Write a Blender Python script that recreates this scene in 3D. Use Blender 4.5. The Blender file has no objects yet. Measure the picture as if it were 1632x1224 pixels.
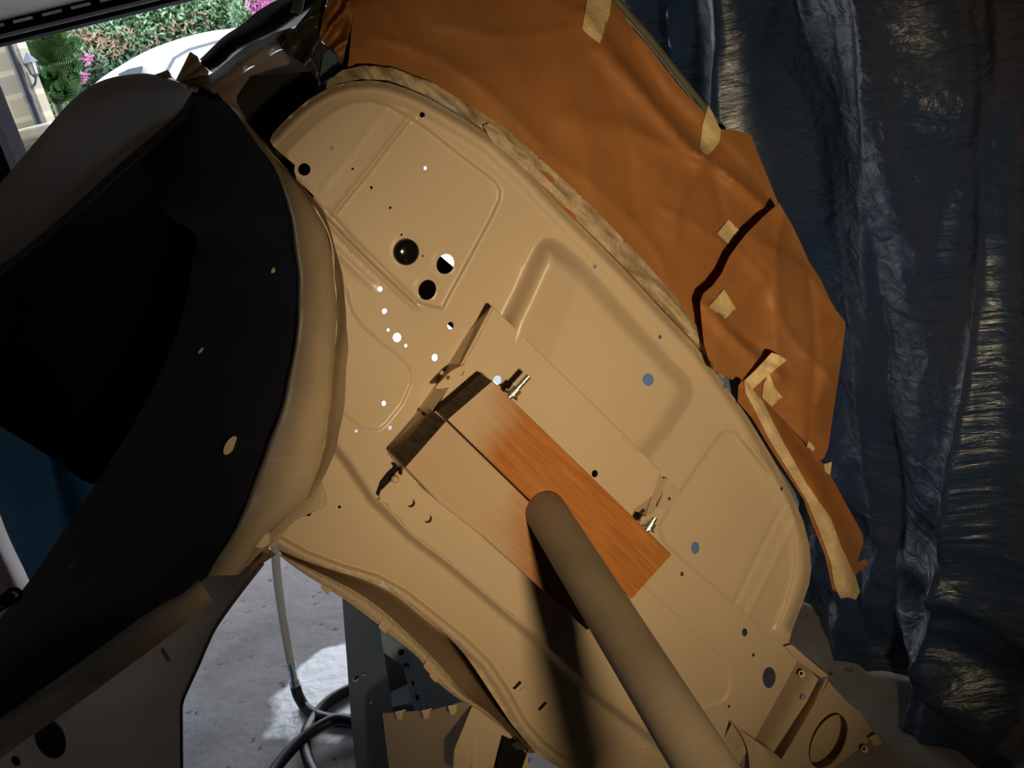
import bpy, math, random
import numpy as np
from mathutils import Vector, Matrix, noise
from mathutils.geometry import delaunay_2d_cdt

random.seed(7)
SC = bpy.context.scene
COL = SC.collection

# ------------------------------------------------------------------ camera
FPX = 1535.0
PITCH, ROLL = math.radians(20), math.radians(13.6)
CAM = np.array([0.0, 0.0, 1.6])
FW = np.array([0, math.cos(PITCH), -math.sin(PITCH)])
U0 = np.array([0, math.sin(PITCH), math.cos(PITCH)])
R0 = np.array([1.0, 0, 0])
RT = math.cos(ROLL) * R0 - math.sin(ROLL) * U0
UP = math.sin(ROLL) * R0 + math.cos(ROLL) * U0
cd = bpy.data.cameras.new('camera')
cam = bpy.data.objects.new('camera', cd)
COL.objects.link(cam)
cd.sensor_width = 36
cd.lens = 36 * FPX / 1632
cd.clip_start = 0.02
cam.matrix_world = Matrix(((RT[0], UP[0], -FW[0], CAM[0]), (RT[1], UP[1], -FW[1], CAM[1]),
                           (RT[2], UP[2], -FW[2], CAM[2]), (0, 0, 0, 1)))
SC.camera = cam

# ------------------------------------------------------------------ world, lamp, exposure
w = bpy.data.worlds.new('daylight')
SC.world = w
w.use_nodes = True
bg = w.node_tree.nodes['Background']
bg.inputs[0].default_value = (0.86, 0.91, 1.0, 1)
bg.inputs[1].default_value = 7.2

ld = bpy.data.lights.new('work_lamp', 'SPOT')
ld.energy = 116
ld.color = (1.0, 0.77, 0.47)
ld.shadow_soft_size = 0.05
ld.spot_size = math.radians(58)
ld.spot_blend = 1.0
lamp = bpy.data.objects.new('work_lamp', ld)
COL.objects.link(lamp)
LP = np.array([0.33, -0.36, 1.29])
SC.view_settings.view_transform = 'Standard'
SC.view_settings.look = 'None'
SC.view_settings.gamma = 1
SC.view_settings.use_curve_mapping = False
SC.view_settings.exposure = 0.0

# ------------------------------------------------------------------ measuring helpers
NC = np.array([.42, -.25, .87]); NC /= np.linalg.norm(NC)
N = NC[0] * RT + NC[1] * UP - NC[2] * FW          # the bulkhead faces this way


def ray(px, py):
    px = np.asarray(px, float); py = np.asarray(py, float)
    return (((px - 816) / FPX)[..., None] * RT - ((py - 612) / FPX)[..., None] * UP + FW)


def D(px, py, d):
    return CAM + np.asarray(d, float)[..., None] * ray(px, py)


C0 = D(870, 640, 1.5)


def Q(px, py, h=0.0):                               # point at height h over the bulkhead plane
    r = ray(px, py)
    t = (np.asarray(h, float) - N @ (CAM - C0)) / (r @ N)
    return CAM + t[..., None] * r


def G(px, py, z=0.0):                               # point on the floor
    r = ray(px, py)
    return CAM + ((z - CAM[2]) / r[..., 2])[..., None] * r


def V(px, py, y):                                   # point on an upright plane facing the room
    r = ray(px, py)
    return CAM + (y / r[..., 1])[..., None] * r


tgt = Q(1070, 640, 0)
lamp.location = LP
lamp.rotation_euler = Vector(tgt - LP).to_track_quat('-Z', 'Y').to_euler()


# ------------------------------------------------------------------ materials
def srgb(r, g, b):
    f = lambda c: (c / 255 / 12.92) if c / 255 <= .04045 else ((c / 255 + .055) / 1.055) ** 2.4
    return (f(r), f(g), f(b), 1)


def mat(name, c1, c2=None, rough=.5, spec=.5, metal=0, scale=20, bump=0, bscale=60, detail=4, sheen=0, stretch=None,
        trans=0, lo=.35, hi=.65, coat=0):
    m = bpy.data.materials.new(name)
    m.use_nodes = True
    nt = m.node_tree
    b = nt.nodes['Principled BSDF']
    b.inputs['Base Color'].default_value = c1
    b.inputs['Roughness'].default_value = rough
    b.inputs['Metallic'].default_value = metal
    b.inputs['Specular IOR Level'].default_value = spec
    if coat:
        b.inputs['Coat Weight'].default_value = coat
        b.inputs['Coat Roughness'].default_value = .25
    tc = nt.nodes.new('ShaderNodeTexCoord')
    vec = tc.outputs['Object']
    if stretch:
        mp = nt.nodes.new('ShaderNodeMapping')
        mp.inputs['Scale'].default_value = stretch
        nt.links.new(vec, mp.inputs[0]); vec = mp.outputs[0]
    if c2:
        n = nt.nodes.new('ShaderNodeTexNoise')
        n.inputs['Scale'].default_value = scale
        n.inputs['Detail'].default_value = detail
        nt.links.new(vec, n.inputs['Vector'])
        r = nt.nodes.new('ShaderNodeValToRGB')
        r.color_ramp.elements[0].position = lo; r.color_ramp.elements[0].color = c1
        r.color_ramp.elements[1].position = hi; r.color_ramp.elements[1].color = c2
        nt.links.new(n.outputs['Fac'], r.inputs[0])
        nt.links.new(r.outputs[0], b.inputs['Base Color'])
    if bump:
        n2 = nt.nodes.new('ShaderNodeTexNoise')
        n2.inputs['Scale'].default_value = bscale
        n2.inputs['Detail'].default_value = 5
        nt.links.new(vec, n2.inputs['Vector'])
        bp = nt.nodes.new('ShaderNodeBump')
        bp.inputs['Strength'].default_value = bump
        bp.inputs['Distance'].default_value = .01
        nt.links.new(n2.outputs['Fac'], bp.inputs['Height'])
        nt.links.new(bp.outputs[0], b.inputs['Normal'])
    return m


M = {}
M['tan'] = mat('tan_primer', (.47, .36, .235, 1), (.50, .385, .25, 1), rough=.36, spec=.5, scale=4, bump=.035, bscale=420)
M['tan_rough'] = mat('tan_primer_overspray', (.42, .325, .205, 1), (.50, .39, .26, 1), rough=.5, scale=30, bump=.25, bscale=60)
M['tan_weld'] = mat('tan_primer_glossy', (.47, .36, .235, 1), None, rough=.22, bump=.35, bscale=140)
M['tan_pipe'] = mat('pipe_overspray', (.165, .128, .085, 1), (.215, .17, .115, 1), rough=.55, scale=9, bump=.05, bscale=300)
M['navy'] = mat('navy_shade', (.010, .011, .022, 1), (.014, .014, .026, 1), rough=.6, spec=.25, scale=8, bump=.06, bscale=90)  # navy colour carries the shade of the inner wing wall
M['recess_black'] = mat('black_recess_shade', (.005, .0045, .0045, 1), (.009, .007, .006, 1), rough=.6, spec=.15, scale=5, bump=.1, bscale=60)  # shade inside the arch, holes and recesses painted as near-black
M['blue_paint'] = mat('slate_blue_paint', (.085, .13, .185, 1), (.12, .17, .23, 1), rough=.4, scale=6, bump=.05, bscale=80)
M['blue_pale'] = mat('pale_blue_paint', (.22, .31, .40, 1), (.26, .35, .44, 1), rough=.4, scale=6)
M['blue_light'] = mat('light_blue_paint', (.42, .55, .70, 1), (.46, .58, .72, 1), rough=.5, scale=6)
M['end_grain'] = mat('shade_darkened_end_grain', (.035, .022, .014, 1), (.10, .07, .045, 1), rough=.8, scale=60, bump=.4, bscale=150, stretch=(1, 4, .6))  # grain colour darkened to carry the shade on the block ends
M['brown_paint'] = mat('brown_primer', (.10, .055, .035, 1), (.13, .07, .045, 1), rough=.5, scale=12)
M['plug'] = mat('black_rubber', (.006, .006, .006, 1), None, rough=.12, spec=.7)
M['chrome'] = mat('zinc_plate', (.62, .58, .48, 1), None, rough=.28, metal=.9, bump=.1, bscale=300)
M['tape'] = mat('masking_tape', (.62, .46, .22, 1), (.70, .53, .27, 1), rough=.6, scale=60, bump=.25, bscale=160)
M['tape_spray'] = mat('masking_tape_oversprayed', (.50, .37, .20, 1), (.58, .44, .25, 1), rough=.6, scale=40, bump=.3, bscale=120)
M['grey_plastic'] = mat('grey_sheet_plastic', (.035, .035, .03, 1), (.07, .065, .05, 1), rough=.3, scale=18, bump=.3, bscale=40)
M['frame_dark'] = mat('dark_pillar_paint', (.02, .017, .015, 1), (.045, .035, .028, 1), rough=.5, scale=15, bump=.2, bscale=50)
M['edging'] = mat('edging_tape_oversprayed', (.30, .22, .125, 1), (.42, .32, .19, 1), rough=.55, scale=25, bump=.4, bscale=90)
M['olive'] = mat('olive_trim', (.10, .095, .05, 1), (.13, .12, .07, 1), rough=.4, scale=20)
M['hose'] = mat('black_rubber_hose', (.012, .012, .016, 1), None, rough=.45, spec=.5)
M['hose_pale'] = mat('grey_braided_hose', (.50, .51, .50, 1), (.62, .62, .60, 1), rough=.4, scale=120)
M['steel'] = mat('bright_steel', (.7, .7, .68, 1), None, rough=.25, metal=1)
M['door_black'] = mat('black_door_frame', (.008, .007, .010, 1), (.013, .011, .014, 1), rough=.95, spec=.04, scale=8)
M['gap_light'] = mat('gap_light', (.8, .8, .76, 1), None, rough=.3)  # white colour stands in for light leaking through the door gaps
M['door_grey'] = mat('grey_door_panel', (.16, .15, .145, 1), (.24, .22, .21, 1), rough=.6, scale=30, bump=.3, bscale=60, stretch=(1, 3, 1))
M['door_strip'] = mat('pale_door_strip', (.33, .31, .29, 1), None, rough=.5)
M['plaster'] = mat('garage_wall_plaster', (.20, .19, .18, 1), (.25, .24, .23, 1), rough=.9, scale=6, bump=.1)
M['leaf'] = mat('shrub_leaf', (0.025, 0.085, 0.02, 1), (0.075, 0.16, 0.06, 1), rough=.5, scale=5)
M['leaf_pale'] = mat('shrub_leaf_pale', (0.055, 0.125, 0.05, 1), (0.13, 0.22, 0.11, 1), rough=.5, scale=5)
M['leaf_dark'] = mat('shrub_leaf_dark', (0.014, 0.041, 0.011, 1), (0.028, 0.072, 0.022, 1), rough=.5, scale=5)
M['leaf_yellow'] = mat('hedge_leaf', (0.055, 0.110, 0.011, 1), (0.094, 0.149, 0.028, 1), rough=.5, scale=7)
M['spike'] = mat('monkey_puzzle_leaf', (0.06, 0.16, 0.06, 1), (0.15, 0.28, 0.10, 1), rough=.5, scale=14)
M['flower'] = mat('pink_flower', (0.286, 0.055, 0.187, 1), (0.341, 0.121, 0.231, 1), rough=.6, scale=9)
M['rust_flower'] = mat('faded_flower', (0.176, 0.072, 0.044, 1), (0.220, 0.099, 0.066, 1), rough=.6, scale=9)
M['white_car'] = mat('white_car_paint', (0.396, 0.407, 0.462, 1), None, rough=.2, coat=.6)
M['car_glass'] = mat('dark_car_glass', (0.055, 0.072, 0.083, 1), None, rough=.06, spec=.8)
M['car_seal'] = mat('car_window_seal', (0.110, 0.127, 0.143, 1), None, rough=.5)
M['pipe_black'] = mat('black_downpipe', (0.011, 0.011, 0.017, 1), None, rough=.4)
M['lantern_metal'] = mat('lantern_slate_metal', (0.055, 0.066, 0.094, 1), None, rough=.35, metal=.3)
M['lantern_glass'] = mat('lantern_frosted_glass', (0.303, 0.275, 0.231, 1), None, rough=.2)
M['coping'] = mat('pale_coping_stone', (0.303, 0.275, 0.198, 1), (0.385, 0.363, 0.297, 1), rough=.8, scale=10, bump=.3, bscale=30)
M['drive'] = mat('gravel_driveway', (.34, .33, .31, 1), (.48, .47, .45, 1), rough=.9, scale=60)
M['sheet_white'] = mat('white_dust_sheet', (.50, .44, .42, 1), (.62, .56, .53, 1), rough=.8, scale=5, bump=.1, bscale=12)


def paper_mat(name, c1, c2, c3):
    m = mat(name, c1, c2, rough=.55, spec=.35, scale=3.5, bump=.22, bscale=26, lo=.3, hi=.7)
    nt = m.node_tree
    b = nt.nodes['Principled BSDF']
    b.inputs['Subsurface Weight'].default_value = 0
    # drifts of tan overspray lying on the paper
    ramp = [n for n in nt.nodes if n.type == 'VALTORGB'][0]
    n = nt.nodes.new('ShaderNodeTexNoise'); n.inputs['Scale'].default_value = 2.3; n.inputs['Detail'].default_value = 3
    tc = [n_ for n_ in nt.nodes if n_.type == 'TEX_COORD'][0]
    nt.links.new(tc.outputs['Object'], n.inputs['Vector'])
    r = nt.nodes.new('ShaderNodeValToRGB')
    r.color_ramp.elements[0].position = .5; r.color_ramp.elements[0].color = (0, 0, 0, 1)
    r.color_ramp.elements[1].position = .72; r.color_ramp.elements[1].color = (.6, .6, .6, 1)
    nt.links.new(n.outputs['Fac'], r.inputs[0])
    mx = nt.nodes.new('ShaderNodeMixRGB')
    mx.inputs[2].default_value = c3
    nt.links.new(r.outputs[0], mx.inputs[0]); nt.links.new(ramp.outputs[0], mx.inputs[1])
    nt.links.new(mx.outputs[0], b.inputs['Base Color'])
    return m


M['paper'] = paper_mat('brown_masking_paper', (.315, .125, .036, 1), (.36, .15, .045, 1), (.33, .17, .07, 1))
M['paper_shade'] = paper_mat('brown_masking_paper_shade_tint', (.27, .10, .028, 1), (.32, .125, .035, 1), (.30, .15, .06, 1))  # darker copy of the paper, shade put into its colour


def wood_mat(name, base1, base2, spray, axis_scale, spray_lo, spray_hi, blob):
    """sawn timber with overspray: blob = (centre, dir, lo, hi) gives where the paint mist has drifted"""
    m = bpy.data.materials.new(name); m.use_nodes = True
    nt = m.node_tree; b = nt.nodes['Principled BSDF']
    b.inputs['Roughness'].default_value = .6
    b.inputs['Specular IOR Level'].default_value = .3
    tc = nt.nodes.new('ShaderNodeTexCoord')
    mp = nt.nodes.new('ShaderNodeMapping'); mp.inputs['Scale'].default_value = axis_scale
    nt.links.new(tc.outputs['Object'], mp.inputs[0])
    n = nt.nodes.new('ShaderNodeTexNoise'); n.inputs['Scale'].default_value = 5; n.inputs['Detail'].default_value = 6
    n.inputs['Distortion'].default_value = .6
    nt.links.new(mp.outputs[0], n.inputs['Vector'])
    r = nt.nodes.new('ShaderNodeValToRGB')
    r.color_ramp.elements[0].position = .3; r.color_ramp.elements[0].color = base1
    r.color_ramp.elements[1].position = .7; r.color_ramp.elements[1].color = base2
    nt.links.new(n.outputs['Fac'], r.inputs[0])
    sep = nt.nodes.new('ShaderNodeSeparateXYZ'); nt.links.new(tc.outputs['Object'], sep.inputs[0])
    # knots
    vo = nt.nodes.new('ShaderNodeTexVoronoi'); vo.inputs['Scale'].default_value = 7
    mp2 = nt.nodes.new('ShaderNodeMapping'); mp2.inputs['Scale'].default_value = (1, 1.7, 1)
    nt.links.new(tc.outputs['Object'], mp2.inputs[0]); nt.links.new(mp2.outputs[0], vo.inputs['Vector'])
    kr = nt.nodes.new('ShaderNodeValToRGB')
    kr.color_ramp.elements[0].position = .05; kr.color_ramp.elements[0].color = (.12, .05, .02, 1)
    kr.color_ramp.elements[1].position = .17; kr.color_ramp.elements[1].color = (1, 1, 1, 1)
    nt.links.new(vo.outputs['Distance'], kr.inputs[0])
    mk = nt.nodes.new('ShaderNodeMixRGB'); mk.blend_type = 'MULTIPLY'; mk.inputs[0].default_value = .75
    nt.links.new(r.outputs[0], mk.inputs[1]); nt.links.new(kr.outputs[0], mk.inputs[2])
    # overspray: linear ramp along local x, broken by noise
    n3 = nt.nodes.new('ShaderNodeTexNoise'); n3.inputs['Scale'].default_value = 14; n3.inputs['Detail'].default_value = 5
    nt.links.new(tc.outputs['Object'], n3.inputs['Vector'])
    ax = nt.nodes.new('ShaderNodeMath'); ax.operation = 'MULTIPLY_ADD'
    ax.inputs[1].default_value = blob[0]; nt.links.new(sep.outputs['X'], ax.inputs[0])
    ay = nt.nodes.new('ShaderNodeMath'); ay.operation = 'MULTIPLY_ADD'
    ay.inputs[1].default_value = blob[1]; ay.inputs[2].default_value = blob[2]
    nt.links.new(sep.outputs['Y'], ay.inputs[0]); nt.links.new(ay.outputs[0], ax.inputs[2])
    add = nt.nodes.new('ShaderNodeMath'); add.operation = 'MULTIPLY_ADD'; add.inputs[1].default_value = .5
    nt.links.new(n3.outputs['Fac'], add.inputs[0]); nt.links.new(ax.outputs[0], add.inputs[2])
    rr = nt.nodes.new('ShaderNodeValToRGB')
    rr.color_ramp.elements[0].position = spray_lo; rr.color_ramp.elements[0].color = (0, 0, 0, 1)
    rr.color_ramp.elements[1].position = spray_hi; rr.color_ramp.elements[1].color = (.80, .80, .80, 1)
    nt.links.new(add.outputs[0], rr.inputs[0])
    mx = nt.nodes.new('ShaderNodeMixRGB'); mx.inputs[2].default_value = spray
    nt.links.new(rr.outputs[0], mx.inputs[0]); nt.links.new(mk.outputs[0], mx.inputs[1])
    nt.links.new(mx.outputs[0], b.inputs['Base Color'])
    bp = nt.nodes.new('ShaderNodeBump'); bp.inputs['Strength'].default_value = .25; bp.inputs['Distance'].default_value = .004
    nt.links.new(n.outputs['Fac'], bp.inputs['Height']); nt.links.new(bp.outputs[0], b.inputs['Normal'])
    return m


def tarp_mat(name, base, base2, rough=.32):
    m = bpy.data.materials.new(name); m.use_nodes = True
    nt = m.node_tree; b = nt.nodes['Principled BSDF']
    b.inputs['Roughness'].default_value = rough
    b.inputs['Specular IOR Level'].default_value = .6
    tc = nt.nodes.new('ShaderNodeTexCoord')
    n = nt.nodes.new('ShaderNodeTexNoise'); n.inputs['Scale'].default_value = 2.2; n.inputs['Detail'].default_value = 4
    nt.links.new(tc.outputs['UV'], n.inputs['Vector'])
    r = nt.nodes.new('ShaderNodeValToRGB')
    r.color_ramp.elements[0].position = .4; r.color_ramp.elements[0].color = base
    r.color_ramp.elements[1].position = .65; r.color_ramp.elements[1].color = base2
    nt.links.new(n.outputs['Fac'], r.inputs[0])
    nt.links.new(r.outputs[0], b.inputs['Base Color'])
    # crinkles + flat woven tape
    h1 = nt.nodes.new('ShaderNodeTexNoise'); h1.inputs['Scale'].default_value = 5; h1.inputs['Detail'].default_value = 6
    h1.inputs['Distortion'].default_value = .5
    hm = nt.nodes.new('ShaderNodeMapping'); hm.inputs['Scale'].default_value = (3.6, 6.5, 1)
    nt.links.new(tc.outputs['UV'], hm.inputs[0]); nt.links.new(hm.outputs[0], h1.inputs['Vector'])
    wv = nt.nodes.new('ShaderNodeTexWave'); wv.inputs['Scale'].default_value = 95; wv.bands_direction = 'Y'
    wv.inputs['Distortion'].default_value = .6
    nt.links.new(tc.outputs['UV'], wv.inputs['Vector'])
    b1 = nt.nodes.new('ShaderNodeBump'); b1.inputs['Strength'].default_value = .55; b1.inputs['Distance'].default_value = .02
    nt.links.new(h1.outputs['Fac'], b1.inputs['Height'])
    b2 = nt.nodes.new('ShaderNodeBump'); b2.inputs['Strength'].default_value = .09; b2.inputs['Distance'].default_value = .002
    nt.links.new(wv.outputs['Fac'], b2.inputs['Height']); nt.links.new(b1.outputs[0], b2.inputs['Normal'])
    nt.links.new(b2.outputs[0], b.inputs['Normal'])
    return m


M['tarp'] = tarp_mat('blue_tarpaulin', (.014, .034, .085, 1), (.026, .040, .070, 1))
M['tarp_blue'] = tarp_mat('bright_blue_tarpaulin', (.05, .25, .48, 1), (.06, .28, .54, 1), .4)


def floor_mat():
    m = bpy.data.materials.new('concrete_floor'); m.use_nodes = True
    nt = m.node_tree; b = nt.nodes['Principled BSDF']
    tc = nt.nodes.new('ShaderNodeTexCoord')
    n = nt.nodes.new('ShaderNodeTexNoise'); n.inputs['Scale'].default_value = 3.5; n.inputs['Detail'].default_value = 8
    nt.links.new(tc.outputs['Object'], n.inputs['Vector'])
    r = nt.nodes.new('ShaderNodeValToRGB')
    r.color_ramp.elements[0].position = .3; r.color_ramp.elements[0].color = (.17, .155, .15, 1)
    r.color_ramp.elements[1].position = .7; r.color_ramp.elements[1].color = (.30, .285, .275, 1)
    nt.links.new(n.outputs['Fac'], r.inputs[0])
    n2 = nt.nodes.new('ShaderNodeTexNoise'); n2.inputs['Scale'].default_value = 22; n2.inputs['Detail'].default_value = 3
    nt.links.new(tc.outputs['Object'], n2.inputs['Vector'])
    r2 = nt.nodes.new('ShaderNodeValToRGB')
    r2.color_ramp.elements[0].position = .30; r2.color_ramp.elements[0].color = (.25, .24, .25, 1)
    r2.color_ramp.elements[1].position = .36; r2.color_ramp.elements[1].color = (1, 1, 1, 1)
    nt.links.new(n2.outputs['Fac'], r2.inputs[0])
    mu = nt.nodes.new('ShaderNodeMixRGB'); mu.blend_type = 'MULTIPLY'; mu.inputs[0].default_value = .9
    nt.links.new(r.outputs[0], mu.inputs[1]); nt.links.new(r2.outputs[0], mu.inputs[2])
    # a paler, smoother patch on the floor, jagged outline
    mp = nt.nodes.new('ShaderNodeVectorMath'); mp.operation = 'DISTANCE'
    c = G(565, 1085)
    mp.inputs[1].default_value = tuple(c)
    n3 = nt.nodes.new('ShaderNodeTexNoise'); n3.inputs['Scale'].default_value = 5; n3.inputs['Detail'].default_value = 5
    nt.links.new(tc.outputs['Object'], n3.inputs['Vector'])
    nt.links.new(tc.outputs['Object'], mp.inputs[0])
    ad = nt.nodes.new('ShaderNodeMath'); ad.operation = 'MULTIPLY_ADD'; ad.inputs[1].default_value = .28
    nt.links.new(n3.outputs['Fac'], ad.inputs[0]); nt.links.new(mp.outputs['Value'], ad.inputs[2])
    r3 = nt.nodes.new('ShaderNodeValToRGB')
    r3.color_ramp.elements[0].position = .36; r3.color_ramp.elements[0].color = (1, 1, 1, 1)
    r3.color_ramp.elements[1].position = .385; r3.color_ramp.elements[1].color = (0, 0, 0, 1)
    nt.links.new(ad.outputs[0], r3.inputs[0])
    mx = nt.nodes.new('ShaderNodeMixRGB'); mx.inputs[2].default_value = (.62, .64, .66, 1)
    nt.links.new(r3.outputs[0], mx.inputs[0]); nt.links.new(mu.outputs[0], mx.inputs[1])
    nt.links.new(mx.outputs[0], b.inputs['Base Color'])
    rr = nt.nodes.new('ShaderNodeMapRange')
    rr.inputs['To Min'].default_value = .75; rr.inputs['To Max'].default_value = .3
    nt.links.new(r3.outputs[0], rr.inputs['Value']); nt.links.new(rr.outputs[0], b.inputs['Roughness'])
    bp = nt.nodes.new('ShaderNodeBump'); bp.inputs['Strength'].default_value = .4; bp.inputs['Distance'].default_value = .01
    nt.links.new(n2.outputs['Fac'], bp.inputs['Height']); nt.links.new(bp.outputs[0], b.inputs['Normal'])
    return m


M['floor'] = floor_mat()


def stone_mat():
    m = bpy.data.materials.new('sandstone_blocks'); m.use_nodes = True
    nt = m.node_tree; b = nt.nodes['Principled BSDF']
    b.inputs['Roughness'].default_value = .9
    tc = nt.nodes.new('ShaderNodeTexCoord')
    mp = nt.nodes.new('ShaderNodeMapping'); mp.inputs['Rotation'].default_value = (math.pi / 2, 0, 0)
    nt.links.new(tc.outputs['Object'], mp.inputs[0])
    br = nt.nodes.new('ShaderNodeTexBrick')
    br.inputs['Scale'].default_value = 2.2
    br.inputs['Color1'].default_value = (.26, .22, .14, 1); br.inputs['Color2'].default_value = (.17, .16, .125, 1)
    br.inputs['Mortar'].default_value = (.29, .26, .19, 1); br.inputs['Mortar Size'].default_value = .03
    nt.links.new(mp.outputs[0], br.inputs['Vector'])
    nt.links.new(br.outputs['Color'], b.inputs['Base Color'])
    n = nt.nodes.new('ShaderNodeTexNoise'); n.inputs['Scale'].default_value = 40
    bp = nt.nodes.new('ShaderNodeBump'); bp.inputs['Strength'].default_value = .4
    nt.links.new(tc.outputs['Object'], n.inputs['Vector'])
    nt.links.new(n.outputs['Fac'], bp.inputs['Height']); nt.links.new(bp.outputs[0], b.inputs['Normal'])
    return m


M['stone'] = stone_mat()


# ------------------------------------------------------------------ mesh helpers
def link(name, verts, faces, m, parent=None, smooth=True, uvs=None, sharp=None, origin=None):
    me = bpy.data.meshes.new(name)
    vs = np.asarray(verts, float)
    o = bpy.data.objects.new(name, me)
    off = np.zeros(3)
    if parent is not None:
        p_ = parent
        while p_ is not None:
            off = off + np.array(p_.location); p_ = p_.parent
    elif origin is not None:
        off = np.asarray(origin, float)
        o.location = off
    me.from_pydata([tuple(v) for v in (vs - off)], [], faces)
    me.update()
    if smooth:
        me.polygons.foreach_set('use_smooth', [True] * len(me.polygons))
    if sharp:
        for e in me.edges:
            if tuple(sorted(e.vertices)) in sharp:
                e.use_edge_sharp = True
    if uvs is not None:
        ul = me.uv_layers.new(name='UVMap')
        for l in me.loops:
            ul.data[l.index].uv = uvs[l.vertex_index]
    if m is not None:
        me.materials.append(m)
    COL.objects.link(o)
    if parent is not None:
        o.parent = parent
    return o


def thing(name, label, cat, loc=(0, 0, 0), group=None):
    o = bpy.data.objects.new(name, None)
    o.empty_display_size = .05
    COL.objects.link(o)
    o.location = loc
    o['label'] = label; o['category'] = cat
    if group:
        o['group'] = group
    return o


def tag(o, label, cat, group=None, kind=None):
    o['label'] = label; o['category'] = cat
    if group: o['group'] = group
    if kind: o['kind'] = kind
    return o


def struct(o, label=None, cat=None):
    o['kind'] = 'structure'
    if label:
        o['label'] = label; o['category'] = cat
    return o


def crease(o, ang=32):
    """mark edges sharper than ang degrees"""
    import bmesh
    bm = bmesh.new(); bm.from_mesh(o.data)
    for e in bm.edges:
        if len(e.link_faces) == 2:
            if e.calc_face_angle(0) > math.radians(ang): e.smooth = False
        else:
            e.smooth = False
    bm.to_mesh(o.data); bm.free()
    return o


def fixn(o):
    import bmesh
    bm = bmesh.new(); bm.from_mesh(o.data)
    bmesh.ops.recalc_face_normals(bm, faces=bm.faces[:])
    bm.to_mesh(o.data); bm.free()
    return o


def inside(P, poly):
    poly = np.asarray(poly, float)
    x, y = P[:, 0], P[:, 1]
    r = np.zeros(len(P), bool)
    j = len(poly) - 1
    for i in range(len(poly)):
        xi, yi = poly[i]; xj, yj = poly[j]
        if yi != yj:
            c = ((yi > y) != (yj > y)) & (x < (xj - xi) * (y - yi) / (yj - yi) + xi)
            r ^= c
        j = i
    return r


def pdist(P, line, closed=False):
    L = np.asarray(line, float)
    if closed: L = np.vstack([L, L[:1]])
    best = np.full(len(P), 1e9)
    for a, b in zip(L[:-1], L[1:]):
        d = b - a; ll = d @ d
        if ll == 0: continue
        t = np.clip(((P - a) @ d) / ll, 0, 1)
        q = P - (a + t[:, None] * d)
        best = np.minimum(best, np.hypot(q[:, 0], q[:, 1]))
    return best


def sstep(a, b, x):
    t = np.clip((x - a) / (b - a), 0, 1)
    return t * t * (3 - 2 * t)


def catmull(pts, n, closed=False):
    P = [np.asarray(p, float) for p in pts]
    out = []
    m = len(P)
    segs = m if closed else m - 1
    for i in range(segs):
        p1, p2 = P[i], P[(i + 1) % m]
        p0 = P[i - 1] if (i > 0 or closed) else 2 * p1 - p2
        p3 = P[(i + 2) % m] if (i + 2 < m or closed) else 2 * p2 - p1
        for k in range(n):
            t = k / n
            out.append(.5 * ((2 * p1) + (-p0 + p2) * t + (2 * p0 - 5 * p1 + 4 * p2 - p3) * t * t + (-p0 + 3 * p1 - 3 * p2 + p3) * t ** 3))
    if not closed: out.append(P[-1])
    return np.array(out)


def resample(poly, step, closed=True):
    P = np.asarray(poly, float)
    if closed: P = np.vstack([P, P[:1]])
    out = []
    for a, b in zip(P[:-1], P[1:]):
        n = max(1, int(round(np.linalg.norm(b - a) / step)))
        for k in range(n):
            out.append(a + (b - a) * k / n)
    if not closed: out.append(P[-1])
    return np.array(out)


def ell(cx, cy, rx, ry, ang=0, n=None):
    n = n or (20 if max(rx, ry) > 5 else 10)
    a = math.radians(ang)
    return [(cx + rx * math.cos(t) * math.cos(a) - ry * math.sin(t) * math.sin(a),
             cy + rx * math.cos(t) * math.sin(a) + ry * math.sin(t) * math.cos(a))
            for t in [2 * math.pi * k / n for k in range(n)]]


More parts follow.
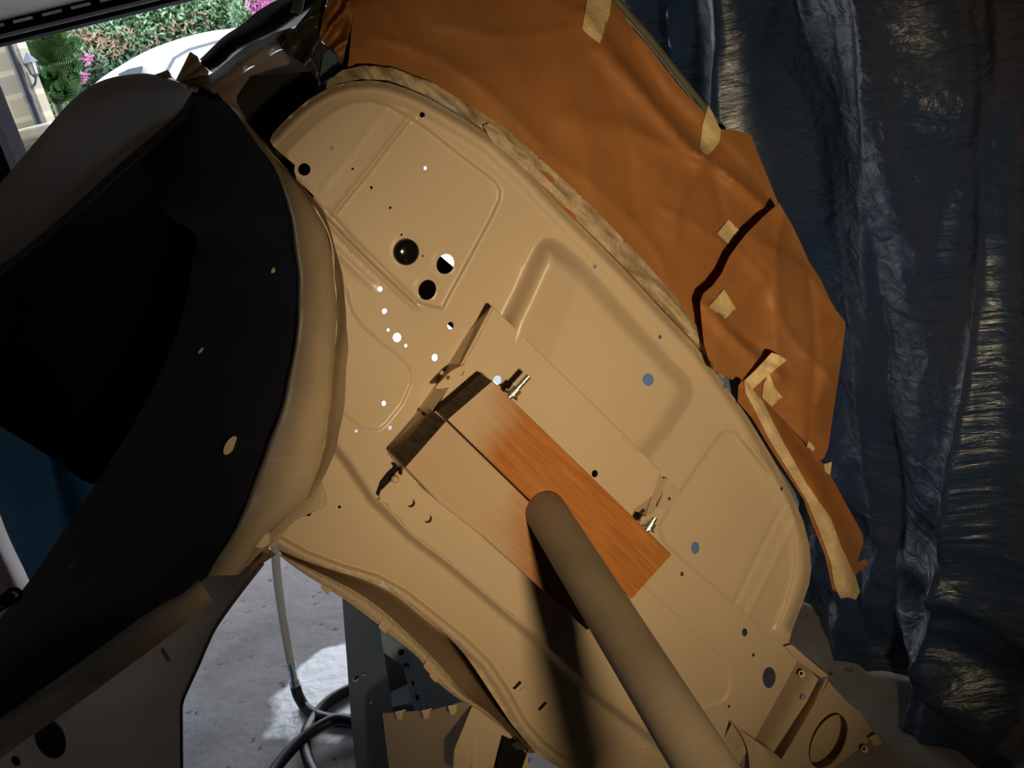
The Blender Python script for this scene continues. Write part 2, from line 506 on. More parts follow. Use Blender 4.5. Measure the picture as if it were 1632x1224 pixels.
def sheet(name, outer, pos, m, parent=None, step=6, holes=(), lines=(), thick=.0012, nd=None, uv=False):
    """a pressed sheet: outline and holes traced on the object's own face, pos() gives the 3D shape"""
    nd = -N if nd is None else np.asarray(nd, float)
    loops = [resample(outer, step)] + [np.asarray(h, float) for h in holes]
    lo = loops[0].min(0); hi = loops[0].max(0)
    g = []
    rows = int((hi[1] - lo[1]) / (step * .87)) + 1
    for r in range(rows):
        y = lo[1] + r * step * .87
        xs = np.arange(lo[0] + (step / 2 if r % 2 else 0), hi[0], step)
        g.append(np.stack([xs, np.full(len(xs), y)], 1))
    g = np.vstack(g)
    for ln, offs in lines:
        L = resample(ln, step * .8, False)
        T = np.gradient(L, axis=0); T /= np.linalg.norm(T, axis=1)[:, None] + 1e-9
        nn = np.stack([-T[:, 1], T[:, 0]], 1)
        d = pdist(g, ln)
        g = g[d > max(abs(o_) for o_ in offs) + step * .4]
        g = np.vstack([g] + [L + nn * o_ for o_ in offs])
    k = inside(g, loops[0]) & (pdist(g, loops[0], True) > step * .45)
    g = g[k]
    for h in loops[1:]:
        k = ~inside(g, h) & (pdist(g, h, True) > min(step * .35, 1.6))
        g = g[k]
    verts = []; edges = []
    for L in loops:
        s = len(verts)
        verts += [tuple(p) for p in L]
        edges += [(s + i, s + (i + 1) % len(L)) for i in range(len(L))]
    verts += [tuple(p) for p in g]
    vo, eo, fo, _, _, _ = delaunay_2d_cdt([Vector(v) for v in verts], edges, [], 0, 1e-4)
    P = np.array([tuple(v) for v in vo])
    F_ = np.array([tuple(f) for f in fo])
    c = P[F_].mean(1)
    k = inside(c, loops[0])
    for h in loops[1:]: k &= ~inside(c, h)
    F_ = F_[k]
    used = np.unique(F_)
    mp = -np.ones(len(P), int); mp[used] = np.arange(len(used))
    P = P[used]; F_ = mp[F_]
    X = np.asarray(pos(P[:, 0], P[:, 1]))
    # orient towards the viewer side
    a, b, cc = X[F_[:, 0]], X[F_[:, 1]], X[F_[:, 2]]
    fl = (np.cross(b - a, cc - a) @ nd) > 0
    F_[fl] = F_[fl][:, ::-1]
    n = len(X)
    Y = X + nd * thick
    faces = [tuple(int(i) for i in f) for f in F_] + [tuple(int(i) + n for i in f[::-1]) for f in F_]
    cnt = {}
    for f in F_:
        for i in range(3):
            e = (int(f[i]), int(f[(i + 1) % 3]))
            kk = tuple(sorted(e))
            cnt.setdefault(kk, []).append(e)
    sharp = set()
    for kk, l in cnt.items():
        if len(l) == 1:
            i, j = l[0]
            faces.append((j, i, i + n, j + n))
            sharp.add(kk); sharp.add((kk[0] + n, kk[1] + n))
    uvs = None
    if uv: uvs = [tuple(p / 500) for p in np.vstack([P, P])]
    return link(name, np.vstack([X, Y]), faces, m, parent, sharp=sharp, uvs=uvs)


def grid_obj(name, rows, m, parent=None, thick=0, nd=None, uvs=False, closed_u=False):
    R_ = np.asarray(rows, float)
    a, b = R_.shape[:2]
    X = R_.reshape(-1, 3)
    faces = []
    for i in range(a - 1):
        for j in range(b - 1 + (1 if closed_u else 0)):
            j2 = (j + 1) % b
            faces.append((i * b + j, i * b + j2, (i + 1) * b + j2, (i + 1) * b + j))
    sharp = set()
    U_ = None
    if uvs: U_ = [(j * .02, i * .02) for i in range(a) for j in range(b)]
    if thick:
        n = len(X)
        if nd is None:
            # away from the camera
            d = X - CAM; d /= np.linalg.norm(d, axis=1)[:, None]
            Y = X + d * thick
        else:
            Y = X + np.asarray(nd, float) * thick
        base = list(faces)
        faces += [tuple(i + n for i in f[::-1]) for f in base]
        rim = [i * b for i in range(a)], [i * b + b - 1 for i in range(a)], list(range(b)), [(a - 1) * b + j for j in range(b)]
        for L in rim:
            for i, j in zip(L[:-1], L[1:]):
                faces.append((i, j, j + n, i + n))
                sharp.add(tuple(sorted((i, j)))); sharp.add(tuple(sorted((i + n, j + n))))
        X = np.vstack([X, Y])
        if U_: U_ = U_ + U_
    o = link(name, X, faces, m, parent, sharp=sharp, uvs=U_)
    return fixn(o) if thick else o


def loft(name, rows, m, parent=None, nu=6, nv=6, thick=.0015, nd=None, wob=0, wscale=10):
    """smooth sheet through rows of points"""
    fine = [catmull(r, nu) for r in rows]
    fine = np.array(fine)
    cols = [catmull(fine[:, j], nv) for j in range(fine.shape[1])]
    A = np.array(cols).transpose(1, 0, 2)
    if wob:
        for i in range(A.shape[0]):
            for j in range(A.shape[1]):
                v = Vector(A[i, j] * wscale)
                A[i, j] += wob * np.array(noise.noise_vector(v))
    return grid_obj(name, A, m, parent, thick, nd)


def tube(name, pts, r, m, parent=None, seg=14, sm=5, caps=True, radii=None):
    P = catmull(pts, sm) if sm > 1 and len(pts) > 2 else np.asarray(pts, float)
    T = np.gradient(P, axis=0); T /= np.linalg.norm(T, axis=1)[:, None]
    up = np.array([0, 0, 1.0])
    if abs(T[0] @ up) > .9: up = np.array([1.0, 0, 0])
    a = np.cross(T[0], up); a /= np.linalg.norm(a)
    rings = []
    for i, (p, t) in enumerate(zip(P, T)):
        a = a - t * (a @ t); a /= np.linalg.norm(a)
        b = np.cross(t, a)
        rr = r if radii is None else np.interp(i / (len(P) - 1), np.linspace(0, 1, len(radii)), radii)
        rings.append([p + rr * (math.cos(2 * math.pi * k / seg) * a + math.sin(2 * math.pi * k / seg) * b) for k in range(seg)])
    X = np.array(rings).reshape(-1, 3)
    n = len(P)
    faces = [(i * seg + k, i * seg + (k + 1) % seg, (i + 1) * seg + (k + 1) % seg, (i + 1) * seg + k) for i in range(n - 1) for k in range(seg)]
    sharp = set()
    if caps:
        faces.append(tuple(range(seg))[::-1]); faces.append(tuple((n - 1) * seg + k for k in range(seg)))
        for k in range(seg):
            sharp.add(tuple(sorted((k, (k + 1) % seg))))
            sharp.add(tuple(sorted(((n - 1) * seg + k, (n - 1) * seg + (k + 1) % seg))))
    return fixn(link(name, X, faces, m, parent, sharp=sharp))


def prism(name, front, back, m, parent=None, bevel=0, smooth=False):
    """solid between two matching outlines"""
    n = len(front)
    X = np.vstack([front, back])
    faces = [tuple(range(n)), tuple(range(n, 2 * n))[::-1]] + [(i, i + n, (i + 1) % n + n, (i + 1) % n) for i in range(n)]
    o = fixn(link(name, X, faces, m, parent, smooth=smooth))
    if bevel:
        b = o.modifiers.new('bevel', 'BEVEL'); b.width = bevel; b.segments = 2; b.limit_method = 'ANGLE'
    return o


def boxw(name, x0, x1, y0, y1, z0, z1, m, parent=None, bevel=0):
    f = [(x0, y0, z0), (x1, y0, z0), (x1, y1, z0), (x0, y1, z0)]
    b = [(x0, y0, z1), (x1, y0, z1), (x1, y1, z1), (x0, y1, z1)]
    return prism(name, f, b, m, parent, bevel)


def disc(name, px, py, h, r, m, parent=None, dome=0.0, seg=24, axis=None, depth=.002, rim=0):
    """small round button on the bulkhead: r in metres"""
    ax = N if axis is None else np.asarray(axis, float)
    c = Q(px, py, h)
    a = np.cross(ax, [0, 0, 1.0]); a /= np.linalg.norm(a); b = np.cross(ax, a)
    prof = [(r, -depth), (r, 0)] + [(r * math.cos(t), dome * math.sin(t)) for t in np.linspace(0.12, math.pi / 2 * .95, 6)]
    X = []
    for rr, hh in prof:
        for k in range(seg):
            X.append(c + rr * (math.cos(2 * math.pi * k / seg) * a + math.sin(2 * math.pi * k / seg) * b) + hh * ax)
    n = len(prof)
    faces = [(i * seg + k, i * seg + (k + 1) % seg, (i + 1) * seg + (k + 1) % seg, (i + 1) * seg + k) for i in range(n - 1) for k in range(seg)]
    faces.append(tuple((n - 1) * seg + k for k in range(seg)))
    faces.append(tuple(range(seg))[::-1])
    return crease(fixn(link(name, X, faces, m, parent)), 40)


def fz(px, py):
    return float((Q(px, py, 0) - CAM) @ FW)


# ================================================================== the setting
YB = 4.2
fl = boxw('floor', -3.0, 2.2, -2.6, YB + .15, -.1, 0, M['floor']); struct(fl, 'grey concrete garage floor', 'floor')
fl.location = (0, 0, 0)
struct(boxw('ceiling', -3.0, 2.2, -2.6, YB + .15, 2.75, 2.85, M['plaster']), 'plain garage ceiling', 'ceiling')
struct(boxw('wall_left', -3.1, -3.0, -2.6, YB + .15, 0, 2.75, M['plaster']), 'plain garage side wall', 'wall')
struct(boxw('wall_right', 2.2, 2.3, -2.6, YB + .15, 0, 2.75, M['plaster']), 'garage wall behind the blue tarpaulin', 'wall')
struct(boxw('wall_rear', -3.0, 2.2, -2.7, -2.6, 0, 2.75, M['plaster']), 'garage wall behind the viewer', 'wall')
XL = -1.795
# wall with the open doorway
f = [(-3.0, 0), (XL, 0), (XL, 2.0), (.85, 2.0), (.85, 0), (2.2, 0), (2.2, 2.75), (-3.0, 2.75)]
struct(prism('wall_front', [(x, YB, z) for x, z in f], [(x, YB + .15, z) for x, z in f], M['plaster']), 'garage wall around the open doorway', 'wall')
# door frame
dr = thing('door_1', 'black framed garage doorway open to the drive', 'door', (-.4, YB, 0))
dr['kind'] = 'structure'
boxw('door_lintel', XL - .2, .95, YB - .05, YB - .002, 1.97, 2.06, M['door_black'], dr)
boxw('door_post', XL - .22, XL + .015, YB - .06, YB - .002, 0, 1.97, M['door_black'], dr)
boxw('door_jamb', XL + .002, XL + .016, YB - .001, YB + .155, .03, 1.97, M['door_black'], dr)
boxw('door_jamb', .83, .848, YB - .001, YB + .155, .03, 1.97, M['door_black'], dr)
boxw('door_head', XL + .017, .829, YB - .001, YB + .155, 1.975, 1.998, M['door_black'], dr)
boxw('door_post', .85, 1.0, YB - .06, YB - .002, 0, 1.97, M['door_black'], dr)
boxw('rail', XL - .2, .95, YB - .075, YB - .052, 1.987, 2.0, M['door_strip'], dr)
boxw('track', XL - .135, XL - .115, YB - .075, YB - .062, 0, 1.78, M['door_strip'], dr)
pn = prism('door_panel', [(XL - .15, YB - .07, 2.045), (.8, YB - .07, 2.045), (.8, 2.2, 2.12), (XL - .15, 2.2, 2.12)],
           [(XL - .15, YB - .07, 2.08), (.8, YB - .07, 2.08), (.8, 2.2, 2.155), (XL - .15, 2.2, 2.155)], M['door_grey'], dr)
for k in range(9):
    x = XL + .02 + k * .115
    boxw('gap_light_dash', x, x + .075, YB - .082, YB - .07, 2.026, 2.036, M['gap_light'], pn)

# ================================================================== outdoors
struct(prism('ground', [(-12, YB + .15, 0), (6, YB + .15, 0), (6, 7, .35), (-12, 7, .35)],
             [(-12, YB + .15, -.3), (6, YB + .15, -.3), (6, 7, -.1), (-12, 7, -.1)], M['drive']), 'pale gravel drive', 'ground')
gb = prism('ground', [(-12, 7, .35), (6, 7, .35), (6, 14, .6), (-12, 14, .6)],
           [(-12, 7, -.1), (6, 7, -.1), (6, 14, -.1), (-12, 14, -.1)], M['drive'])
struct(gb, 'pale gravel drive rising behind the car', 'ground')

pr = V(75, 195, 5.3); pt = V(30, 62, 5.3)
xr = float(pr[0])
hw = thing('stone_house_corner', 'sandstone block house corner outside the door post', 'wall', (xr - .5, 5.3, 0))
boxw('wall_block', xr - 1.6, xr, 5.3, 5.42, .1, 3.4, M['stone'], hw)
cz = float(V(60, 200, 5.2)[2])
gw = thing('garden_wall', 'low stone garden wall below the black downpipe', 'wall', (xr, 5.1, 0))
boxw('wall_block', xr - 1.6, xr + .10, 4.98, 5.29, .05, cz - .055, M['stone'], gw)
boxw('coping_stone', xr - 1.62, xr + .15, 4.93, 5.295, cz - .055, cz, M['coping'], gw, bevel=.012)
dp = V(60, 196, 5.22); dpt = V(14, 60, 5.22)
xp = float(dp[0])
dpp = thing('downpipe', 'black downpipe running up the stone house corner', 'pipe', (xp, 5.24, cz))
tube('pipe', [(xp, 5.24, cz), (xp, 5.24, 3.3)], .022, M['pipe_black'], dpp, sm=1)
for z in (cz + .12, 2.6):
    tube('bracket', [(xp, 5.24, z), (xp, 5.24, z + .03)], .027, M['pipe_black'], dpp, sm=1)

# lantern on the corner
lc = V(51, 106, 5.25)
LK = .62
la = thing('wall_lantern', 'small pitched-top lantern on the stone house corner', 'lamp', tuple(lc))
lx, ly, lz = lc


def frus(name, r0, r1, z0, z1, m, par, n=6):
    r0, r1, z0, z1 = r0 * LK, r1 * LK, z0 * LK, z1 * LK
    X = [(lx + r0 * math.cos(2 * math.pi * k / n), ly + r0 * math.sin(2 * math.pi * k / n), lz + z0) for k in range(n)]
    Y = [(lx + r1 * math.cos(2 * math.pi * k / n), ly + r1 * math.sin(2 * math.pi * k / n), lz + z1) for k in range(n)]
    return prism(name, X, Y, m, par)


frus('glass_body', .032, .045, -.06, .03, M['lantern_glass'], la)
frus('roof', .062, .006, .03, .11, M['lantern_metal'], la)
frus('base_cap', .02, .034, -.085, -.06, M['lantern_metal'], la)
for k in range(6):
    a0 = 2 * math.pi * k / 6
    tube('glazing_bar', [(lx + .033 * LK * math.cos(a0), ly + .033 * LK * math.sin(a0), lz - .06 * LK), (lx + .046 * LK * math.cos(a0), ly + .046 * LK * math.sin(a0), lz + .03 * LK)], .0028, M['lantern_metal'], la, seg=6, sm=1)
tube('arm', [(lx, ly, lz - .05), (lx - .02, ly + .01, lz - .08), (xr - .01, 5.305, lz - .09)], .006, M['lantern_metal'], la, seg=8)


# foliage
def leaves(name, centres, n, size, m, parent, flat=.6, seed=1):
    rnd = random.Random(seed)
    X = []; F_ = []
    for i in range(n):
        c, rad = rnd.choice(centres)
        d = Vector((rnd.gauss(0, 1), rnd.gauss(0, 1), rnd.gauss(0, 1))).normalized()
        p = Vector(c) + Vector((d.x * rad[0], d.y * rad[1], d.z * rad[2])) * (rnd.random() ** .35)
        ax = Vector((rnd.gauss(0, 1), rnd.gauss(0, 1), rnd.gauss(0, 1) + .3)).normalized()
        sd = ax.cross(Vector((rnd.gauss(0, 1), rnd.gauss(0, 1), rnd.gauss(0, 1)))).normalized()
        s = size * rnd.uniform(.6, 1.3)
        up = ax.cross(sd) * s * .12
        b = len(X)
        X += [p - ax * s, p + sd * s * .38 + up, p + ax * s, p - sd * s * .38 + up, p - up * .5]
        F_ += [(b, b + 1, b + 4), (b + 1, b + 2, b + 4), (b + 2, b + 3, b + 4), (b + 3, b, b + 4)]
    return link(name, [tuple(v) for v in X], F_, m, parent, smooth=False)


def bush(label, cs, m, n, size, seed, flower=None, nf=0, fm=None, fsize=.03, mdark=None):
    base = np.mean([c for c, r in cs], axis=0); base[2] = .4
    t = thing('shrub', label, 'shrub', tuple(base))
    leaves('foliage', cs, n, size, m, t, seed=seed)['kind'] = 'stuff'
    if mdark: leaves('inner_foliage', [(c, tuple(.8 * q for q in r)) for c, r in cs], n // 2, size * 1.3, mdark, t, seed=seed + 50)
    for c, r in cs[:2]:
        tube('stem', [(base[0], base[1], .4), ((base[0] + c[0]) / 2, (base[1] + c[1]) / 2 + .1, (c[2] + .4) / 2), tuple(c)], .025, M['leaf_dark'], t, seg=6)
    if flower: leaves('flowers', flower, nf, fsize, fm, t, seed=seed + 9)['kind'] = 'stuff'
    return t


def B_(px, py, y, rx, ry, rz): return (tuple(V(px, py, y)), (rx, ry, rz))


bush('yellow-green hedge beside the stone house corner', [B_(82, 178, 6.5, .15, .15, .16), B_(100, 195, 6.4, .18, .15, .2), B_(70, 150, 6.8, .12, .12, .16), B_(80, 250, 6.4, .3, .15, .3)],
     M['leaf_yellow'], 4160, 0.021, 11)
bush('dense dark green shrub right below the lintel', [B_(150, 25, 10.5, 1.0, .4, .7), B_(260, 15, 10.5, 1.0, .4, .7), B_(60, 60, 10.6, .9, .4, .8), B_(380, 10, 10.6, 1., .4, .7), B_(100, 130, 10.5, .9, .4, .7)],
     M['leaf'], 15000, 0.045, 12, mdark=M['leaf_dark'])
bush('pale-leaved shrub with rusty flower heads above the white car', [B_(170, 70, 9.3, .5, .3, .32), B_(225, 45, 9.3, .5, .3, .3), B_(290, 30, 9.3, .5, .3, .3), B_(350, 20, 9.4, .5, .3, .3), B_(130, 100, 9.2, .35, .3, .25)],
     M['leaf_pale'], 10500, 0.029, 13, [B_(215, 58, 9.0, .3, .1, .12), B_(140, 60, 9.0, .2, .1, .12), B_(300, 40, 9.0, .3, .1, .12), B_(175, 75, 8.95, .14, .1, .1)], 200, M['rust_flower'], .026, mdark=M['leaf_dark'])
bush('pink-flowered bush at the right end of the opening', [B_(420, 12, 9.0, .22, .2, .2), B_(400, 25, 9.0, .2, .2, .18)],
     M['leaf_pale'], 2420, 0.027, 15,
     [B_(415, 8, 8.8, .12, .1, .12), B_(424, 2, 8.8, .1, .1, .1)], 260, M['flower'], .028)
bush('small dark bush with pink blooms behind the lantern', [B_(105, 112, 7.6, .22, .15, .16), B_(130, 112, 7.7, .2, .15, .14), B_(85, 105, 7.7, .2, .15, .14)],
     M['leaf_dark'], 3000, 0.026, 14,
     [B_(79, 102, 7.35, .045, .03, .05), B_(140, 95, 7.4, .035, .03, .04), B_(133, 123, 7.4, .03, .03, .03)], 90, M['flower'], .03)

# monkey puzzle tree
mp_ = V(78, 150, 6.1)
mk = thing('monkey_puzzle_tree', 'spiky monkey puzzle tree next to the lantern', 'tree', (mp_[0], 6.12, .3))
tube('trunk', [(mp_[0], 6.12, .3), tuple(V(78, 120, 6.12)), tuple(V(80, 75, 6.12))], .035, M['leaf_dark'], mk, seg=8)


def spiky(pts, r):
    P = catmull(pts, 10)
    T = np.gradient(P, axis=0); T /= np.linalg.norm(T, axis=1)[:, None]
    X = []; F_ = []
    rnd = random.Random(len(pts) + int(abs(P[0][0] * 1000)))
    for i, (p, t) in enumerate(zip(P, T)):
        a = np.cross(t, [0.3, 1, .2]); a /= np.linalg.norm(a); b_ = np.cross(t, a)
        for k in range(11):
            an = 2 * math.pi * (k + .5 * (i % 2)) / 11
            o = math.cos(an) * a + math.sin(an) * b_
            sd = np.cross(t, o)
            b0 = len(X)
            X += [p + o * r * .2 + sd * r * .38, p + o * r * .2 - sd * r * .38, p + o * r + t * r * .8, p + o * r * .55 - t * r * .2]
            F_ += [(b0, b0 + 3, b0 + 2), (b0 + 3, b0 + 1, b0 + 2)]
    return X, F_


for arms in ([(80, 95), (68, 75), (55, 62)], [(80, 92), (74, 75), (70, 60)], [(80, 92), (80, 72), (79, 57)], [(82, 92), (90, 72), (95, 56)],
             [(84, 95), (102, 82), (116, 70)], [(78, 100), (60, 90), (45, 78)], [(85, 135), (82, 126), (78, 118)], [(84, 140), (110, 150), (120, 128)],
             [(78, 140), (66, 130), (62, 122)], [(100, 152), (103, 145), (100, 138)], [(84, 150), (92, 155), (92, 143)], [(80, 105), (95, 118), (112, 122)],
             [(80, 110), (100, 108), (118, 105)]):
    X, F_ = spiky([V(x, y, 6.05 - .07 * i) for i, (x, y) in enumerate(arms)], .042)
    link('branch', X, F_, M['spike'], mk, smooth=False)

# white car outside: side profile swept across its width
YC = 7.4
prof_px = [(-40, 330), (-35, 260), (0, 225), (60, 190), (110, 158), (133, 143), (150, 122), (183, 98), (233, 71), (300, 50), (367, 40), (450, 22), (560, 5), (640, 0), (680, 40), (700, 140), (690, 230)]
prof = [V(x, y, YC) for x, y in prof_px]
prof = catmull([(p[0], p[2]) for p in prof], 4)
car = thing('white_car', 'white hatchback parked on the drive outside', 'car', (float(prof[:, 0].mean()), YC + .8, .35))
rows = []
W_ = 1.7
zmin = prof[:, 1].min()
for v in np.linspace(0, 1, 17):
    s = 2 * v - 1
    sh = 1 - .10 * abs(s) ** 4
    row = []
    for x, z in prof:
        zz = z - (.04 * abs(s) ** 3) * max(0, (z - zmin)) / 1.0
        row.append((x * 1.0, YC + W_ / 2 + s * W_ / 2, zz))
    rows.append(row)
rows = np.array(rows)
bodyX = rows.copy()
n0, n1 = rows.shape[:2]
X = rows.reshape(-1, 3).tolist(); F_ = [(i * n1 + j, i * n1 + j + 1, (i + 1) * n1 + j + 1, (i + 1) * n1 + j) for i in range(n0 - 1) for j in range(n1 - 1)]
for side in (0, n0 - 1):                            # flanks
    b0 = len(X)
    for j in range(n1):
        p = rows[side, j]
        X.append([p[0], p[1] + (-.02 if side == 0 else .02), .5])
    for j in range(n1 - 1):
        F_.append((side * n1 + j, side * n1 + j + 1, b0 + j + 1, b0 + j))
crease(fixn(link('body', X, F_, M['white_car'], car)), 50)


def on_car(px, py, dy=.0): return V(px, py, YC - dy)


def car_patch(name, poly, m, t=.006):
    fr = [on_car(x, y, .026 + t) for x, y in poly]; bk = [on_car(x, y, .022) for x, y in poly]
    return prism(name, fr, bk, m, car)


car_patch('side_window', [(262, 116), (275, 92), (300, 77), (340, 66), (395, 52), (460, 50), (470, 100), (400, 130), (300, 150)], M['car_seal'])
car_patch('side_window_glass', [(268, 116), (280, 94), (303, 81), (342, 70), (395, 57), (455, 55), (462, 98), (400, 126), (300, 146)], M['white_car'], .009)
car_patch('quarter_glass', [(188, 118), (205, 110), (228, 105), (225, 122), (195, 128)], M['car_glass'], .009)
for px_, py_ in ((60, 300), (600, 230)):
    c = on_car(px_, py_, -.08)
    c[2] = .68
    tube('wheel', [tuple(c + [0, -.09, 0]), tuple(c + [0, .1, 0])], .30, M['hose'], car, seg=28, sm=1)

# ================================================================== the car body on its spit
body = thing('car_body_shell', 'tan primed car body shell turned on its side on a steel tube', 'car body', tuple(Q(870, 640, -.1)))

hole_specs = [(485, 270, 10, 10), (562, 269, 2, 2), (592, 299, 2.2, 2.6), (622, 331, 2, 2.4), (673, 183, 4.5, 4.5), (678, 268, 3, 3.5),
              (640, 374, 1.8, 1.8), (674, 408, 1.5, 1.8), (648, 402, 17, 20), (710, 421, 14, 16.5), (681, 462, 14, 16.5), (606, 461, 4.2, 4.6), (613, 496, 4.3, 4.6),
              (619, 526, 2.6, 2.8), (633, 538, 7, 7.6), (647, 551, 2.8, 3), (718, 519, 5, 6.3), (693, 570, 5, 6), (612, 643, 3.9, 4.6), (622, 682, 3.4, 3.8),
              (568, 687, 2.6, 2.8), (948, 425, 2.8, 3.6), (1052, 537, 2.6, 3.2), (1033, 605, 9, 10), (1108, 873, 6.5, 9.8), (1087, 915, 2.8, 4),
              (1187, 1008, 4.4, 6.6), (1201, 1044, 2.4, 3.2), (793, 606, 8, 8.5), (1226, 1080, 10.5, 17), (1162, 1126, 2.4, 3), (1246, 779, 2.2, 3.2), (491, 817, 5.5, 5.8), (541, 808, 2.6, 2.6)]
holes = [ell(*h, ang=(20 if h[2] > 12 else 0)) for h in hole_specs]
upper_edge = [(430, 224), (434, 214), (450, 196), (470, 177), (492, 159), (512, 147), (535, 136), (560, 130), (590, 128), (620, 132), (650, 142), (680, 155), (740, 190), (790, 222),
              (850, 280), (900, 335), (960, 394), (1010, 446), (1060, 500), (1110, 553), (1150, 606), (1190, 662), (1230, 728), (1262, 788), (1280, 830), (1290, 870), (1293, 905), (1290, 930),
              (1278, 965), (1264, 1000), (1257, 1025)]
right_low = [(1271, 1055), (1240, 1110), (1209, 1167), (1180, 1215), (1150, 1280), (1000, 1300), (900, 1230)]
rim_edge = [(444, 876), (475, 890), (521, 905), (567, 917), (615, 935), (646, 957), (695, 997), (731, 1030), (756, 1064), (786, 1110), (814, 1152), (854, 1200)]
rim_crease = [(440, 846), (460, 859), (493, 877), (542, 896), (603, 914), (649, 939), (695, 975), (741, 1012), (780, 1049), (811, 1094), (842, 1149), (869, 1180), (900, 1204), (960, 1260)]
left_edge = [(430, 850), (470, 780), (500, 700), (512, 600), (512, 480), (508, 400), (497, 345), (500, 312), (487, 299), (473, 287), (469, 272), (470, 263), (450, 246), (436, 234)]
outer = upper_edge + right_low + rim_edge[::-1] + left_edge

topline = upper_edge[1:-1]
pocketA = [(452, 243), (467, 228), (483, 213), (503, 195), (523, 180), (542, 169), (560, 163), (590, 160), (617, 167), (653, 187), (683, 207), (733, 247), (777, 280), (790, 291), (797, 304), (796, 318), (783, 347),
           (750, 408), (720, 463), (705, 492), (661, 481), (600, 424), (522, 345), (490, 305), (470, 285), (455, 262)]
seam_in = [(653, 187), (620, 228), (590, 268), (560, 305), (530, 343)]
seam_faint = [(614, 172), (590, 205), (560, 245), (515, 300)]
rib1 = [(520, 342), (560, 385), (600, 424), (640, 463), (665, 486)]
rib_s = [(535, 398), (565, 428), (595, 456)]
pocketB = [(512, 500), (553, 461), (556, 478), (562, 498), (579, 521), (605, 544), (632, 564), (648, 580), (655, 594), (655, 612), (640, 645), (616, 675), (606, 683), (596, 685), (575, 681), (546, 656), (512, 620)]
bump_poly = [(838, 420), (852, 392), (862, 380), (876, 377), (888, 381), (905, 393), (930, 415), (952, 439), (985, 477), (1018, 515), (1050, 548), (1071, 572), (1090, 590), (1101, 604), (1106, 620), (1103, 636), (1094, 654),
             (1070, 690), (1038, 730), (1025, 800), (900, 720), (780, 560), (800, 500), (819, 462)]
pocketC = [(1051, 839), (1068, 806), (1085, 782), (1112, 742), (1140, 702), (1149, 691), (1158, 686), (1172, 690), (1183, 703), (1205, 727), (1226, 755), (1246, 791), (1262, 825), (1268, 860), (1267, 899), (1260, 935), (1253, 965), (1240, 996), (1228, 1005), (1214, 1000),
           (1150, 945), (1085, 890), (1058, 864)]
seam_c = [(1248, 806), (1210, 880), (1172, 960)]
seam_c2 = [(1262, 838), (1230, 905), (1194, 976)]
pocketD = [(1005, 918), (1028, 935), (1081, 982), (1131, 1031), (1147, 1045), (1157, 1058), (1164, 1076), (1163, 1098), (1157, 1112), (1148, 1119), (1124, 1126), (1060, 1140), (960, 1000)]
crease0 = [(525, 690), (560, 735), (599, 793), (658, 850), (716, 893), (780, 948), (823, 984), (854, 1009), (900, 1055), (949, 1101), (1028, 1160), (1090, 1210), (1160, 1270)]
below0 = crease0 + [(1000, 1320), (800, 1320), (400, 1000), (380, 780)]


def groove(P, line, depth, wd):
    return -depth * np.exp(-(pdist(P, line) / wd) ** 2)


def pressed(P, poly, depth, wd):
    ins = inside(P, poly)
    d = pdist(P, poly, True)
    s = np.where(ins, d, -d)
    return depth * sstep(-wd / 2, wd / 2, s)


def bulk_h(px, py):
    P = np.stack([px, py], 1)
    h = np.zeros(len(P))
    de = pdist(P, topline)
    h += -.016 * (1 - sstep(0, 13, de)) + .006 * (1 - sstep(18, 32, de))
    h += pressed(P, pocketA, -.0055, 6.5)
    h += groove(P, seam_in, .0035, 2.6) + groove(P, seam_faint, .0006, 4)
    h += groove(P, [(p[0] - 4, p[1] + 4) for p in rib1], -.004, 3) + groove(P, [(p[0] + 3, p[1] - 3) for p in rib1], -.003, 2.2)
    h += groove(P, rib_s, .003, 4)
    h += pressed(P, pocketB, -.003, 4.5)
    # the heater bulge: long left flank, rolled edges elsewhere
    ins = inside(P, bump_poly)
    d = pdist(P, bump_poly, True) * ins
    lf = np.clip(1 - (pdist(P, [(800, 520), (838, 420), (866, 378)]) / 90), 0, 1)
    wd = 32 + 12 * lf
    t = np.clip(d / wd, 0, 1)
    h += (.023 + .020 * lf) * np.sin(t * math.pi / 2) ** 1.4 * ins
    h += pressed(P, pocketC, -.0034, 7)
    h += groove(P, seam_c, .002, 3.2) + groove(P, seam_c2, -.0025, 5)
    h += pressed(P, pocketD, -.0035, 4.5)
    h += groove(P, [(1183, 700), (1205, 724), (1226, 750)], -.004, 3.5)
    ins0 = inside(P, below0)
    h += np.where(ins0, -.03 * sstep(0, 16, pdist(P, crease0)), 0)
    # rolled lip along the wheel arch
    insr = inside(P, rim_crease + rim_edge[::-1])
    dr_ = pdist(P, rim_crease)
    h += groove(P, rim_crease, .003, 4) + np.where(insr, .012 * sstep(0, 9, dr_) - .016 * sstep(12, 24, dr_), 0)
    # pressed bosses round the big holes
    for (x, y, a, b) in hole_specs:
        if a > 12:
            h += .0012 * np.exp(-((np.hypot((px - x) / a, (py - y) / b) - 1.15) / .12) ** 2)
    # slight oil-canning of the sheet
    h += .0016 * np.sin(px / 83.0) * np.sin(py / 71.0 + 1)
    return h


